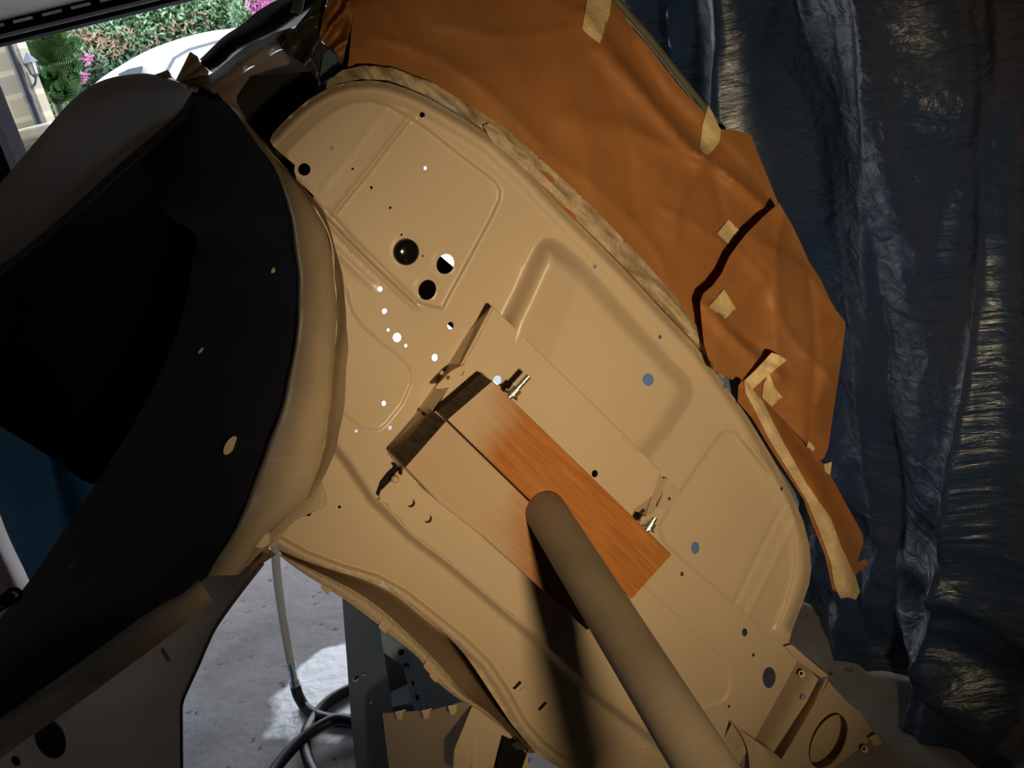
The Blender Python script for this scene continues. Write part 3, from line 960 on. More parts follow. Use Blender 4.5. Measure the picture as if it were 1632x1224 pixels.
OFF3 = [-7, -4, -2, 0, 2, 4, 7]
OFF2 = [-5, -2.5, 0, 2.5, 5]
blk = sheet('bulkhead_panel', outer, lambda x, y: Q(x, y, bulk_h(x, y)), M['tan'], body, step=5.5, holes=holes,
            lines=[(pocketA + pocketA[:1], OFF3), (seam_in, OFF2), (rib1, [-10, -7, -5, -3, -1, 1, 3, 5, 7, 10]), (pocketB[1:-1], OFF2), (pocketC + pocketC[:1], OFF3),
                   (seam_c, OFF2), (pocketD[:-2], OFF2), (crease0, [-6, 0, 4, 8, 12, 16]), (bump_poly[:18], [-8, -5, -2.5, 0, 2.5, 5, 8]), (rim_crease[:-1], OFF3)], thick=.0012)
# plug, dimple, weld buttons
gr_ = disc('rubber_grommet', 648, 402, .0005, .0185, M['plug'], blk, dome=.007, seg=32)
gr_['label'] = 'black rubber grommet plugging the bulkhead hole'
disc('dimple', 529, 236, -.006, .003, M['tan'], blk, dome=.003)
for x, y in ((1008, 1192), (1028, 1192), (1005, 1222)):
    disc('rivet', x, y, -.03 + .0015, .0055, M['tan_weld'], blk, dome=.0025, seg=14)

# slots in the lower panel
for poly in ([(828, 1085), (832, 1088), (821, 1099), (817, 1097)], [(868, 1118), (872, 1121), (860, 1133), (857, 1130)]):
    prism('slot', [Q(x, y, -.0285) for x, y in poly], [Q(x, y, -.034) for x, y in poly], M['recess_black'], blk)
for poly in ([(836, 1094), (846, 1102), (838, 1112), (826, 1103)], [(878, 1126), (892, 1136), (884, 1145), (870, 1136)]):
    prism('raised_tab', [Q(x, y, -.0265) for x, y in poly], [Q(x, y, -.032) for x, y in poly], M['tan'], blk, bevel=.001)

# wheel arch: hollow behind the lip, then the toothed flange
mid_in = [(455, 889), (493, 903), (540, 923), (590, 955), (640, 985), (687, 1040), (722, 1075), (760, 1112), (800, 1154), (838, 1200)]
fl_in = [(449, 884), (480, 899), (512, 914), (567, 942), (609, 972), (664, 1021), (710, 1070), (738, 1104), (765, 1122), (802, 1156), (836, 1200)]
fl_out = [(438, 880), (475, 908), (512, 932), (548, 955), (579, 975), (606, 1000), (634, 1021), (664, 1045), (680, 1070), (704, 1094), (738, 1119), (771, 1136), (814, 1171), (842, 1200)]
K = 12


def lin(poly, n=K):
    P = np.asarray(poly, float)
    L = np.r_[0, np.cumsum(np.linalg.norm(np.diff(P, axis=0), axis=1))]
    s = np.linspace(0, L[-1], n)
    return np.stack([np.interp(s, L, P[:, 0]), np.interp(s, L, P[:, 1])], 1)


re, fi, fo_ = lin(rim_edge), lin(fl_in), lin(fl_out)
rows = []
for k in range(K):
    a, b, c = re[k], fi[k], fo_[k]
    q = math.sin(math.pi * min(1, (k + .3) / (K - .5)))
    m_ = a * .5 + b * .5
    rows.append([Q(a[0], a[1], -.035), Q(a[0], a[1], -.07 - .13 * q), Q(a[0] * .9 + m_[0] * .1, a[1] * .9 + m_[1] * .1, -.08 - .17 * q), Q(m_[0], m_[1], -.06 - .11 * q), Q(b[0], b[1], -.04 - .05 * q)])
loft('arch_hollow', rows, M['tan'], body, nu=5, nv=5)
rows = []
for k in range(K):
    b, c = fi[k], fo_[k]
    q = math.sin(math.pi * min(1, (k + .3) / (K - .5)))
    rows.append([Q(b[0], b[1], -.038 - .05 * q), Q(b[0] * .5 + c[0] * .5, b[1] * .5 + c[1] * .5, -.028 - .05 * q), Q(c[0], c[1], -.034 - .05 * q)])
loft('arch_flange', rows, M['tan_weld'], body, nu=4, nv=5, thick=.002)
for x, y, h in ((520, 935, -.07), (612, 998, -.08), (684, 1062, -.08), (693, 1076, -.08)):
    d1, d2 = np.array([.78, .62]), np.array([-.55, .83])
    pl = [np.array([x, y]) + d1 * a + d2 * b for a, b in ((-10, -8), (9, -8), (9, 9), (-7, 7))]
    prism('spot_weld_tab', [Q(p[0], p[1], h + .006) for p in pl], [Q(p[0], p[1], h - .004) for p in pl], M['tan_weld'], body, bevel=.0015)

# ---- tunnel mounting box let into the bulkhead
bx_out = [(783, 489), (1052, 752), (1040, 790), (1010, 812), (1000, 860), (960, 900), (640, 760), (643, 745), (716, 616)]
back_holes = [ell(793, 606, 7, 7.5), ell(948, 755, 5, 6)]
mpl = sheet('mounting_plate', bx_out, lambda x, y: Q(x, y, .034 + .0 * x), M['tan'], body, step=9, holes=back_holes, thick=.0015)
# rolled top edge of the plate dropping to the bulge
tube('plate_edge', [Q(x, y, .032) for x, y in ((784, 490), (850, 554), (917, 620), (985, 686), (1052, 752))], .0022, M['tan'], mpl, seg=8, sm=2)
lw_l = [(782, 488), (752, 523), (702, 606), (656, 672), (626, 708), (622, 725), (639, 751)]
lw_r = [(786, 492), (760, 543), (743, 573), (717, 616), (687, 659), (659, 712), (643, 749)]
rows = []
for (a, b), (c, d) in zip(lw_l, lw_r):
    rows.append([Q(a, b, .004), Q((a + c) / 2, (b + d) / 2, .020), Q(c, d, .036)])
crease(loft('mounting_side_plate', rows, M['tan'], mpl, nu=3, nv=4, thick=.0015))
rows = []
for (a, b), (c, d) in zip(lw_l[1:-1], lw_l[1:-1]):
    rows.append([Q(a - 7, b + 1, -.004), Q(a - 2, b, .002), Q(a + 2, b, .006)])
loft('plate_weld_fillet', rows, M['tan_weld'], mpl, nu=3, nv=4, thick=.001)
ear = [(694, 619), (709, 602), (719, 592), (739, 582), (746, 586), (744, 599), (732, 611), (716, 617)]
sheet('bracket_ear', catmull(ear, 4, True), lambda x, y: Q(x, y, .038), M['tan'], mpl, step=5, holes=[ell(714, 602, 3, 3.6, 30), ell(736, 594, 3.4, 4.6, 30)], thick=.003)
disc('bolt_hole_shade', 675, 659, .027, .003, M['recess_black'], mpl, seg=12)
# right gusset + ear
sheet('gusset', [(1051, 752), (1028, 824), (1001, 807)], lambda x, y: Q(x, y, .034 - .0011 * np.maximum(0, (x - 1026) * .74 + (y - 780) * .67)), M['tan'], mpl, step=6, thick=.0015)
rows = [[Q(1051, 753, .034), Q(1028, 824, .006)], [Q(1057, 763, .022), Q(1038, 820, .004)], [Q(1064, 773, .012), Q(1046, 812, .003)]]
grid_obj('gusset_web', rows, M['tan'], mpl, thick=.0015)
ear2 = [(1058, 764), (1071, 768), (1081, 784), (1079, 798), (1065, 809), (1049, 809), (1056, 790)]
sheet('bracket_ear', catmull(ear2, 4, True), lambda x, y: Q(x, y, .015 - .0003 * (x - 1060)), M['tan'], mpl, step=5, holes=[ell(1067, 795, 2.6, 3)], thick=.003)
# lower flange under the timber, with two drilled holes
fl_poly = [(632, 753), (646, 748), (699, 801), (772, 857), (830, 912), (866, 942), (936, 1005), (929, 1011), (893, 1044), (854, 1009), (823, 984), (780, 948), (716, 893), (658, 850), (604, 792), (607, 783), (622, 768)]
fl_poly = [(x + (4 if i in (1, 2, 3, 4, 5, 6) else 0), y - (4 if i in (1, 2, 3, 4, 5, 6) else 0)) for i, (x, y) in enumerate(fl_poly)]
sheet('lower_flange', fl_poly, lambda x, y: Q(x, y, .012), M['tan'], body, step=8, holes=[ell(655, 802, 6.8, 7), ell(682, 827, 6.8, 7)], thick=.003)
for x, y in ((672, 821), (700, 852)):
    pass
tube('seam_sealer', [Q(x, y, .004) for x, y in ((604, 795), (658, 852), (716, 896), (780, 951), (823, 987), (854, 1012), (893, 1046))], .003, M['tan_weld'], body, seg=8)
disc('weld_blob', 630, 764, .018, .006, M['tan_weld'], body, dome=.005, seg=12)
# torn slot at the left of the flange
slot_poly = [(600, 788), (607, 768), (618, 754), (628, 745), (624, 738), (634, 738), (642, 752), (626, 762), (612, 778), (608, 792)]
prism('torn_slot', [Q(x, y, .005) for x, y in slot_poly], [Q(x, y, -.002) for x, y in slot_poly], M['recess_black'], body)

# ---- left wing
def lip_mat():  # navy-to-tan ramp paints the soft shade edge across the lip
    m = mat('tan_primer_shade_fade', (.33, .255, .17, 1), (.38, .295, .195, 1), rough=.45, scale=14, bump=.12, bscale=40)
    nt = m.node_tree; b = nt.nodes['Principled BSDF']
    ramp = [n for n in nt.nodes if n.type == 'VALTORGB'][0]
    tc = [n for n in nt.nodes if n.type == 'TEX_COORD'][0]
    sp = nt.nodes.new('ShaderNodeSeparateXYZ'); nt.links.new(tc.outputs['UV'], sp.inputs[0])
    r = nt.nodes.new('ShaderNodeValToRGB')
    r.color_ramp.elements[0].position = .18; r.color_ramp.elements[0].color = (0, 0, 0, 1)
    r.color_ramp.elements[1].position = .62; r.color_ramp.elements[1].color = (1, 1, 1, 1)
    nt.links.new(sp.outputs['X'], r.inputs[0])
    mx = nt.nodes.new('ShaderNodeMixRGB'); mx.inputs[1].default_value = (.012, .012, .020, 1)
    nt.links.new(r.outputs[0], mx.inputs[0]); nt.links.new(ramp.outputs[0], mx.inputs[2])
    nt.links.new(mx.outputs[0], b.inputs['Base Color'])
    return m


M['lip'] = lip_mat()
lipB = [(358, 162), (405, 222), (440, 275), (461, 330), (471, 385), (477, 450), (478, 505), (468, 575), (452, 645), (426, 722), (396, 800), (366, 861), (330, 921)]
lipC = [(366, 165), (424, 233), (474, 292), (508, 340), (526, 385), (534, 450), (536, 505), (532, 575), (526, 645), (514, 722), (486, 797), (430, 850), (382, 914)]
lipD = [(371, 170), (434, 246), (487, 300), (518, 345), (534, 392), (546, 440), (553, 510), (553, 575), (546, 655), (533, 722), (499, 793), (452, 868), (420, 898)]
wallL = [(310, 153), (268, 208), (232, 240), (262, 335), (312, 375), (305, 422), (301, 462), (276, 547), (235, 635), (184, 723), (125, 812), (59, 909), (0, 986)]
Bd = []
for i, (x, y) in enumerate(lipB):
    Bd.append(fz(x, y) - .10)
rowsB = []
for i in range(13):
    b = lipB[i]; c = lipC[i]; d = lipD[i]; zb = Bd[i]
    e = min(1, i / 2.0)                       # lip opens out from the top corner
    low = max(0, (i - 9) / 3.0)
    zc = zb + (.035 + .02 * e); zd = zb + .03 + .035 * low
    rowsB.append([D(b[0] - 3, b[1], zb + .012), D(b[0], b[1], zb), D(b[0] * .6 + c[0] * .4, b[1] * .6 + c[1] * .4, zb + .012 * e), D(c[0] * .85 + b[0] * .15, c[1] * .85 + b[1] * .15, zb * .3 + zc * .7), D(c[0], c[1], zc)])
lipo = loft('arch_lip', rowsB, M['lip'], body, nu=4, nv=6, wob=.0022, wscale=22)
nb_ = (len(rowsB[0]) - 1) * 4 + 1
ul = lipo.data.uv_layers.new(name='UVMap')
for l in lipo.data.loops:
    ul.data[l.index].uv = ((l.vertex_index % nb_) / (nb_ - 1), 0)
rowsD = []
for i in range(11):
    c = lipC[i]; d = lipD[i]; zb = Bd[i]
    e = min(1, i / 2.0)
    zc = zb + (.035 + .02 * e)
    k_ = 1 if i < 10 else .3
    rowsD.append([D(c[0], c[1], zc), D((c[0] + d[0]) / 2, (c[1] + d[1]) / 2, zc - .020 * e * k_), D(d[0], d[1], zc - .034 * e * k_)])
loft('lip_return_flange', rowsD, M['tan'], body, nu=3, nv=6, wob=.003, wscale=30)
# lower end of the lip spreads on to the bulkhead
rows = []
for (b, c, d) in (((502, 756), (508, 763), (514, 769)), ((486, 797), (500, 800), (520, 805)), ((430, 850), (447, 845), (470, 830)), ((382, 914), (420, 880), (440, 868))):
    zc = fz(*b) - .045
    rows.append([D(b[0], b[1], zc), D(c[0], c[1], fz(*c) - .012), Q(d[0], d[1], .001)])
loft('lip_foot', rows, M['tan_weld'], body, nu=4, nv=5)
for x, y, r in ((452, 805, .0105), (417, 861, .0115)):
    zc = fz(x, y) - .062 if y > 830 else fz(x, y) - .066
    c_ = D(x, y, zc - .012)
    hh = float((c_ - C0) @ N)
    disc('weld_button', x, y, hh, r, M['tan'], body, dome=.0015, seg=24, depth=.012)
# inner wing wall, its shade painted in as navy, folds back to the left of the lip
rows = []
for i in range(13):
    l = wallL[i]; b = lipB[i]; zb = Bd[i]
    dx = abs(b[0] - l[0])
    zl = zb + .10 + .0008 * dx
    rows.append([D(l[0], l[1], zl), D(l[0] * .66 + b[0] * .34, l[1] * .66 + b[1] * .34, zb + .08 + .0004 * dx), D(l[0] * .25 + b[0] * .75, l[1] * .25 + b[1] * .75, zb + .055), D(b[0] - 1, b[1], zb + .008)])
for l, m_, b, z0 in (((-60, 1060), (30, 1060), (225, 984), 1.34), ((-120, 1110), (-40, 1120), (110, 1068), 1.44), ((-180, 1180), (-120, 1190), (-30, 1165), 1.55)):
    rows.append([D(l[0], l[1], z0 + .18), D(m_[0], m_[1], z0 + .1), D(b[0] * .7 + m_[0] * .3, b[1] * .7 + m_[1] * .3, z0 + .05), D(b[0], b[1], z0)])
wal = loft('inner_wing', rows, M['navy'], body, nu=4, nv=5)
wal['label'] = 'inner wing wall with its shade painted navy'
# added tan discs stand in for light seen through wall holes
for x, y, a, b, an in ((367, 710, 17, 7.5, -58), (437, 430, 6.5, 3, -50), (320, 559, 6, 2, -50), (348, 872, 10, 3.6, -58), (113, 902, 9, 3.2, -52)):
    i = min(range(13), key=lambda k: abs(lipB[k][1] - y))
    zz = Bd[i] + .055 + .0004 * abs(lipB[i][0] - x) * .6 - .018
    pl = ell(x, y, a, b, an, 18)
    prism('lit_hole_disc', [D(p[0], p[1], zz) for p in pl], [D(p[0], p[1], zz + .01) for p in pl], M['tan'], wal)
# deep arch liner behind
rows = []
R_line = [(374, 176, 1.34), (312, 152, 1.24), (283, 193, 1.27), (200, 263, 1.33), (120, 335, 1.40), (33, 408, 1.48), (-80, 490, 1.58)]
L_line = [(440, 660, 1.62), (330, 500, 1.75), (300, 600, 1.78), (240, 700, 1.80), (160, 772, 1.80), (77, 726, 1.82), (-80, 630, 1.85)]
for (a, b, z0), (c, d, z1) in zip(R_line, L_line):
    r_ = []
    for t in (0, .1, .35, .7, 1):
        bul = .25 * math.sin(math.pi * t)
        r_.append(D(a + (c - a) * t, b + (d - b) * t, z0 + (z1 - z0) * t + bul * (1 if t < 1 else 0)))
    rows.append(r_)
ln = loft('arch_liner', rows, M['recess_black'], body, nu=5, nv=5)
# outer wing bulge
S_line = [(318, 141, 1.27), (290, 132, 1.42), (220, 117, 1.58), (136, 142, 1.70), (60, 222, 1.82), (-80, 392, 1.94)]
rows = []
for (a, b, z0), (c, d, z1) in zip(R_line[1:], S_line):
    mx_, my_ = a * .5 + c * .5, b * .5 + d * .5
    rows.append([D(a, b, z0), D(a * .75 + c * .25, b * .75 + d * .25, z0 + .0), D(mx_, my_, (z0 + z1) / 2 - .035), D(c * .8 + a * .2, d * .8 + b * .2, z1 - .05), D(c, d, z1), D(c + 30, d + 26, z1 + .12)])
ow = loft('outer_wing', rows, M['tan'], body, nu=5, nv=8)
tube('wing_seam', [D(a, b, z - .004) for a, b, z in R_line[1:]], .006, M['frame_dark'], body, seg=8)
# rolled lower flange of the inner wing
Uu = [(316, 922), (270, 955), (220, 987), (165, 1028), (110, 1068), (50, 1108), (-30, 1166)]
Ww = [(339, 957), (300, 990), (257, 1023), (180, 1080), (95, 1142), (40, 1180), (-30, 1232)]
rows = []
for i, (u_, w_) in enumerate(zip(Uu, Ww)):
    z0 = 1.235 + .05 * i
    m_ = ((u_[0] + w_[0]) / 2, (u_[1] + w_[1]) / 2)
    rows.append([D(u_[0], u_[1], z0 + .02), D(u_[0] * .7 + w_[0] * .3, u_[1] * .7 + w_[1] * .3, z0), D(m_[0] * .5 + w_[0] * .5, m_[1] * .5 + w_[1] * .5, z0 + .004), D(w_[0], w_[1], z0 + .035)])
loft('wing_bottom_roll', rows, M['tan_rough'], body, nu=4, nv=4)
# lower sheet running down to the sill
sill_r = [(440, 884), (419, 898), (380, 948), (345, 997), (330, 1027), (316, 1060), (300, 1095), (290, 1120), (289, 1150), (290, 1260)]
sill = sill_r + [(-60, 1260), (-60, 1225), (95, 1118), (257, 1000), (300, 920), (390, 850)]
srx = lambda y: np.interp(y, [p[1] for p in sill_r], [p[0] for p in sill_r])


def sill_pos(x, y):
    dx = np.maximum(0, srx(y) - x)
    return D(x, y, 1.30 + .0021 * dx + .0002 * np.maximum(0, y - 950))


sheet('sill_panel', sill, sill_pos, M['tan'], body, step=10, holes=[ell(80, 1178, 24, 33, -22), ell(25, 1213, 7, 9, -30)], nd=np.array([.55, .83, 0]), thick=.0015)
sheet('sill_shade_sheet', [(-70, 1150), (30, 1120), (150, 1110), (150, 1250), (-70, 1255)], lambda x, y: CAM + (sill_pos(x, y) - CAM) * 1.05, M['recess_black'], body, step=20, nd=np.array([.55, .83, 0]), thick=.002)  # added dark sheet, puts shade behind the sill holes
tube('sill_edge', [sill_pos(np.array(float(x)), np.array(float(y))) for x, y in sill_r[1:]], .0025, M['frame_dark'], body, seg=6)
prism('weld_seam', [sill_pos(np.array(x), np.array(y)) - .004 * FW for x, y in ((257., 1035.), (259., 1033.), (270., 1052.), (268., 1054.))], [sill_pos(np.array(x), np.array(y)) for x, y in ((257., 1035.), (259., 1033.), (270., 1052.), (268., 1054.))], M['frame_dark'], body)

# ---- scuttle corner between wing and bulkhead
rows = []
for (a, b), (c, d), z0 in (((312, 133), (345, 147), 1.24), ((345, 108), (378, 122), 1.29), ((395, 72), (412, 101), 1.35), ((430, 55), (446, 80), 1.40), ((462, 42), (480, 75), 1.46)):
    m_ = ((a + c) / 2, (b + d) / 2)
    rows.append([D(a, b, z0 + .05), D(m_[0], m_[1], z0), D(c, d, z0 + .015)])
loft('scuttle_ridge', rows, M['tan_weld'], body, nu=4, nv=5, wob=.004, wscale=25)
rows = []
for (a, b), (c, d), z0, z1 in (((345, 147), (362, 168), 1.255, 1.30), ((378, 122), (405, 205), 1.305, 1.40), ((412, 101), (432, 232), 1.365, 1.46), ((446, 80), (478, 200), 1.415, 1.50), ((480, 75), (525, 160), 1.475, 1.53)):
    rows.append([D(a, b, z0), D(a * .6 + c * .4, b * .6 + d * .4, (z0 + z1) / 2 + .03), D(c, d, z1)])
loft('scuttle_side', rows, M['tan'], body, nu=5, nv=4)
prism('scuttle_tab', [D(x, y, 1.17) for x, y in ((362, 168), (370, 165), (388, 184), (385, 200), (366, 186))], [D(x, y, 1.19) for x, y in ((362, 168), (370, 165), (388, 184), (385, 200), (366, 186))], M['tan'], body, bevel=.002)
# screen pillar
pil = [(316, 96, 338, 118), (377, 43, 402, 76), (447, 0, 474, 40), (530, -60, 560, -20)]
rows = []
for i, (a, b, c, d) in enumerate(pil):
    z0 = 1.50 + .03 * i
    rows.append([D(a, b, z0 + .07), D(a * .75 + c * .25, b * .75 + d * .25, z0), D(a * .25 + c * .75, b * .25 + d * .75, z0 - .005), D(c, d, z0 + .06)])
loft('screen_pillar', rows, M['frame_dark'], body, nu=4, nv=5, thick=.01, wob=.006, wscale=20)
# backing of the scuttle below the masking paper (closes the shell behind it)
sc_poly = [(505, 150), (520, 60), (560, -60), (930, -60), (1010, 55), (1120, 190), (1180, 235), (1225, 340), (1240, 480), (1200, 600), (1275, 790), (1270, 840), (1190, 690), (1060, 520), (900, 355), (740, 205), (600, 140)]


def scut_d(x, y):
    P = np.stack([x, y], 1)
    return pdist(P, topline)


sheet('scuttle_panel', sc_poly, lambda x, y: Q(x, y, -.045 - .00062 * scut_d(x, y)), M['blue_paint'], body, step=22, thick=.002)
tube('drip_gutter', [Q(x, y, -.045 - .25 + .03) for x, y in ((954, -42), (986, 5), (1036, 63), (1090, 132), (1152, 208))], .0075, M['olive'], body, seg=10)

sheet('shade_backing', [(298, 160), (300, 136), (330, 122), (372, 122), (420, 120), (540, 110), (600, 150), (640, 240), (650, 380), (690, 398), (740, 440), (770, 480), (730, 530), (680, 490), (640, 420), (560, 440), (500, 440), (440, 330)], lambda x, y: Q(x, y, -.17), M['recess_black'], body, step=14, thick=.002)  # added dark sheets put shade behind bulkhead holes and gaps
sheet('shade_backing', [(470, 770), (500, 640), (560, 640), (575, 840), (470, 850)], lambda x, y: Q(x, y, -.10), M['recess_black'], body, step=14, thick=.002)
sheet('shade_backing', [(640, 150), (700, 160), (705, 210), (655, 215)], lambda x, y: Q(x, y, -.06), M['recess_black'], body, step=14, thick=.002)
# ---- inside of the shell seen through the openings
bl = [(545, 945), (585, 965), (605, 1000), (628, 1140), (624, 1300), (575, 1300), (560, 1150), (553, 1050)]
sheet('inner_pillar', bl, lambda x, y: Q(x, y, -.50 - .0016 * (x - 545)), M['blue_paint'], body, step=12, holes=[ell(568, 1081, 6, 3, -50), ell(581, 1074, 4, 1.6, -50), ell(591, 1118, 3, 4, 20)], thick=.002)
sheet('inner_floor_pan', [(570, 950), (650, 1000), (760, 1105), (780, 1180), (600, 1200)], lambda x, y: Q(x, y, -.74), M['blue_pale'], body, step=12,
      holes=[[(598, 1030), (645, 1064), (652, 1090), (664, 1145), (630, 1150), (612, 1085)]], thick=.003)
for p0, p1, wd, mm in (((590, 1014), (625, 1140), 4.5, 'blue_pale'), ((646, 1064), (666, 1140), 4, 'blue_pale'), ((651, 1032), (678, 1140), 3.0, 'blue_pale')):
    tube('pressed_rib', [Q(p0[0], p0[1], -.70), Q(p1[0], p1[1], -.70)], wd / FPX * 2, M[mm], body, seg=8, sm=1)
sheet('tunnel_side', [(560, 1000), (720, 1040), (740, 1200), (570, 1200)], lambda x, y: Q(x, y, -.95), M['brown_paint'], body, step=30, thick=.002)
for x, y in ((640, 1040), (648, 1062), (656, 1090), (664, 1112)):
    disc('dark_hole', x, y, -.732, .008, M['recess_black'], body, seg=10)
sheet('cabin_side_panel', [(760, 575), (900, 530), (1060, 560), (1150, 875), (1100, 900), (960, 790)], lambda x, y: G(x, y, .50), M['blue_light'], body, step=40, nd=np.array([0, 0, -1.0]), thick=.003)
# box section at the bottom
bxp = [(610, 1138), (640, 1136), (690, 1133), (735, 1120), (752, 1123), (800, 1160), (840, 1192), (850, 1300), (630, 1300)]
sheet('chassis_box', bxp, lambda x, y: Q(x, y, -.075 - .0019 * np.maximum(0, 752 - x) + .0003 * (y - 1130)), M['tan'], body, step=10, thick=.003)
prism('box_face', [Q(x, y, h) for x, y, h in ((752, 1126, -.07), (808, 1168, -.06), (780, 1230, -.05), (722, 1230, -.06), (724, 1195, -.06))],
      [Q(x, y, h - .012) for x, y, h in ((752, 1126, -.07), (808, 1168, -.06), (780, 1230, -.05), (722, 1230, -.06), (724, 1195, -.06))], M['tan'], body)
for x, y in ((638, 1140), (680, 1138), (722, 1131)):
    hb = -.065 - .0019 * (752 - x)
    pl = [(x - 9, y - 5), (x + 9, y - 9), (x + 14, y + 4), (x - 4, y + 9)]
    prism('spot_weld_tab', [Q(a, b, hb) for a, b in pl], [Q(a, b, hb - .02) for a, b in pl], M['tan_weld'], body, bevel=.0015)
prism('dark_channel', [Q(x, y, -.035) for x, y in ((805, 1176), (842, 1195), (820, 1260), (778, 1260))], [Q(x, y, -.06) for x, y in ((805, 1176), (842, 1195), (820, 1260), (778, 1260))], M['recess_black'], body)
prism('channel_tip', [Q(x, y, -.028) for x, y in ((813, 1186), (828, 1181), (842, 1192), (826, 1196))], [Q(x, y, -.034) for x, y in ((813, 1186), (828, 1181), (842, 1192), (826, 1196))], M['steel'], body)

# ---- right-hand lower corner: channel and lamp bracket plate
rows = [[Q(1272, 1054, -.01), Q(1292, 1070, -.05), Q(1310, 1087, -.045), Q(1322, 1084, -.005)],
        [Q(1240, 1110, -.01), Q(1258, 1124, -.055), Q(1280, 1142, -.05), Q(1296, 1130, -.008)],
        [Q(1209, 1166, -.01), Q(1225, 1182, -.055), Q(1250, 1198, -.05), Q(1262, 1190, -.008)],
        [Q(1180, 1215, -.01), Q(1195, 1240, -.055), Q(1220, 1250, -.05), Q(1236, 1244, -.008)]]
loft('cross_channel', rows, M['tan'], body, nu=4, nv=4)
br = [(1318, 1080), (1326, 1093), (1352, 1120), (1372, 1136), (1391, 1165), (1410, 1190), (1432, 1230), (1440, 1290), (1200, 1290), (1232, 1235), (1262, 1186), (1296, 1128)]
bpl = sheet('bracket_plate', br, lambda x, y: Q(x, y, -.008 - .00025 * (x - 1300)), M['tan'], body, step=9, holes=[ell(1321, 1182, 46, 25, -64, 30)], thick=.002)
hr = ell(1321, 1182, 46, 25, -64, 30)
rows = [[Q(x, y, .004) for x, y in hr + hr[:1]], [Q(x, y, -.01) for x, y in hr + hr[:1]], [Q(x + 0, y + 0, -.045) for x, y in hr + hr[:1]]]
grid_obj('hole_collar', rows, M['tan'], bpl)
sheet('collar_floor', ell(1318, 1180, 50, 29, -64, 30), lambda x, y: Q(x, y, -.048), M['tan'], bpl, step=9, thick=.002)
rows = [[Q(1250, 1030, .012), Q(1262, 1028, .016), Q(1270, 1034, .0)], [Q(1272, 1054, .012), Q(1290, 1052, .018), Q(1302, 1058, -.01)], [Q(1308, 1080, .012), Q(1322, 1078, .016), Q(1330, 1086, -.01)]]
loft('corner_flange', rows, M['tan'], body, nu=4, nv=5)
rows = [[Q(x, y, -.012), Q(x + 12, y - 6, -.006), Q(x + 20, y - 4, -.03)] for x, y in ((1384, 1176), (1398, 1196), (1412, 1222), (1424, 1262))]
loft('edge_flange', rows, M['tan'], body, nu=4, nv=4)
for x, y in ((1278, 1074), (1378, 1194)):
    tube('captive_nut', [Q(x, y, -.03), Q(x, y, .0)], .0075, M['tan_weld'], bpl, seg=6, sm=1)
    disc('captive_nut_bore', x, y, .001, .0035, M['recess_black'], bpl, seg=10)
disc('blue_hole', 1281, 1112, -.046, .0065, M['blue_pale'], body, seg=14)
# folded gusset beside the tube
prism('folded_gusset', [Q(x, y, h) for x, y, h in ((1167, 1152, .02), (1186, 1185, .0), (1178, 1215, -.01), (1154, 1176, .0))], [Q(x, y, h - .003) for x, y, h in ((1167, 1152, .02), (1186, 1185, .0), (1178, 1215, -.01), (1154, 1176, .0))], M['tan'], body)
rows = [[Q(1168, 1151, .02), Q(1180, 1163, .022), Q(1200, 1176, .02)], [Q(1190, 1190, .015), Q(1215, 1195, .03), Q(1240, 1205, .02)], [Q(1196, 1240, .01), Q(1230, 1240, .03), Q(1275, 1245, .02)]]
loft('folded_gusset', rows, M['tan'], body, nu=4, nv=4, thick=.002)

# ================================================================== timber packing
ex = Q(1071, 884, .1) - Q(785, 607, .1); LX = np.linalg.norm(ex); ex /= LX
ey = np.cross(N, ex)


def board(name, label, px_front, h0, h1, m, end=None):
    fr = [Q(x, y, h1) for x, y in px_front]
    c = np.mean(fr, axis=0)
    bk = [p - N * (h1 - h0) for p in fr]
    Mx = Matrix(((ex[0], ey[0], N[0], c[0]), (ex[1], ey[1], N[1], c[1]), (ex[2], ey[2], N[2], c[2]), (0, 0, 0, 1)))
    inv = np.linalg.inv(np.array(Mx))
    loc = lambda p: tuple((inv @ np.r_[p, 1])[:3])
    n = len(fr)
    X = [loc(p) for p in fr] + [loc(p) for p in bk]
    me = bpy.data.meshes.new(name)
    me.from_pydata(X, [], [tuple(range(n)), tuple(range(n, 2 * n))[::-1]] + [(i, i + n, (i + 1) % n + n, (i + 1) % n) for i in range(n)])
    me.materials.append(m); me.materials.append(M['end_grain'])
    for p in me.polygons:
        if p.normal.x < -.8 or p.normal.x > .8: p.material_index = 1
    o = bpy.data.objects.new(name, me); COL.objects.link(o); o.matrix_world = Mx
    fixn(o)
    for p in me.polygons:
        p.material_index = 1 if abs(p.normal.x) > .7 else 0
    b = o.modifiers.new('bevel', 'BEVEL'); b.width = .002; b.segments = 2
    tag(o, label, 'timber')
    return o


M['wood_a'] = wood_mat('orange_timber', (.38, .145, .032, 1), (.27, .088, .018, 1), (.44, .34, .22, 1), (2, 34, 20), .52, 1.0, (-6.5, -1.6, -.55))
M['wood_b'] = wood_mat('oversprayed_timber', (.36, .135, .03, 1), (.25, .085, .018, 1), (.42, .325, .21, 1), (2, 34, 20), .25, .7, (-3.2, -2.2, .26))
wa = board('timber_block', 'orange-brown timber block, upper of the two behind the steel tube', [(785, 607), (1071, 884), (1007, 955), (848, 801), (713, 669)], .058, .10, M['wood_a'])
wb = board('timber_block', 'timber block dusted with tan paint, lower of the two', [(711, 671), (847, 803), (1006, 956), (936, 1005), (866, 942), (772, 857), (699, 801), (646, 745)], .045, .10, M['wood_b'])
for o in (wa, wb): o['group'] = 'timber packing blocks'
# the blocks' own ends carry shade in their dark grain colour
prism_pts = [(775, 596), (787, 609), (714, 671), (703, 657)]
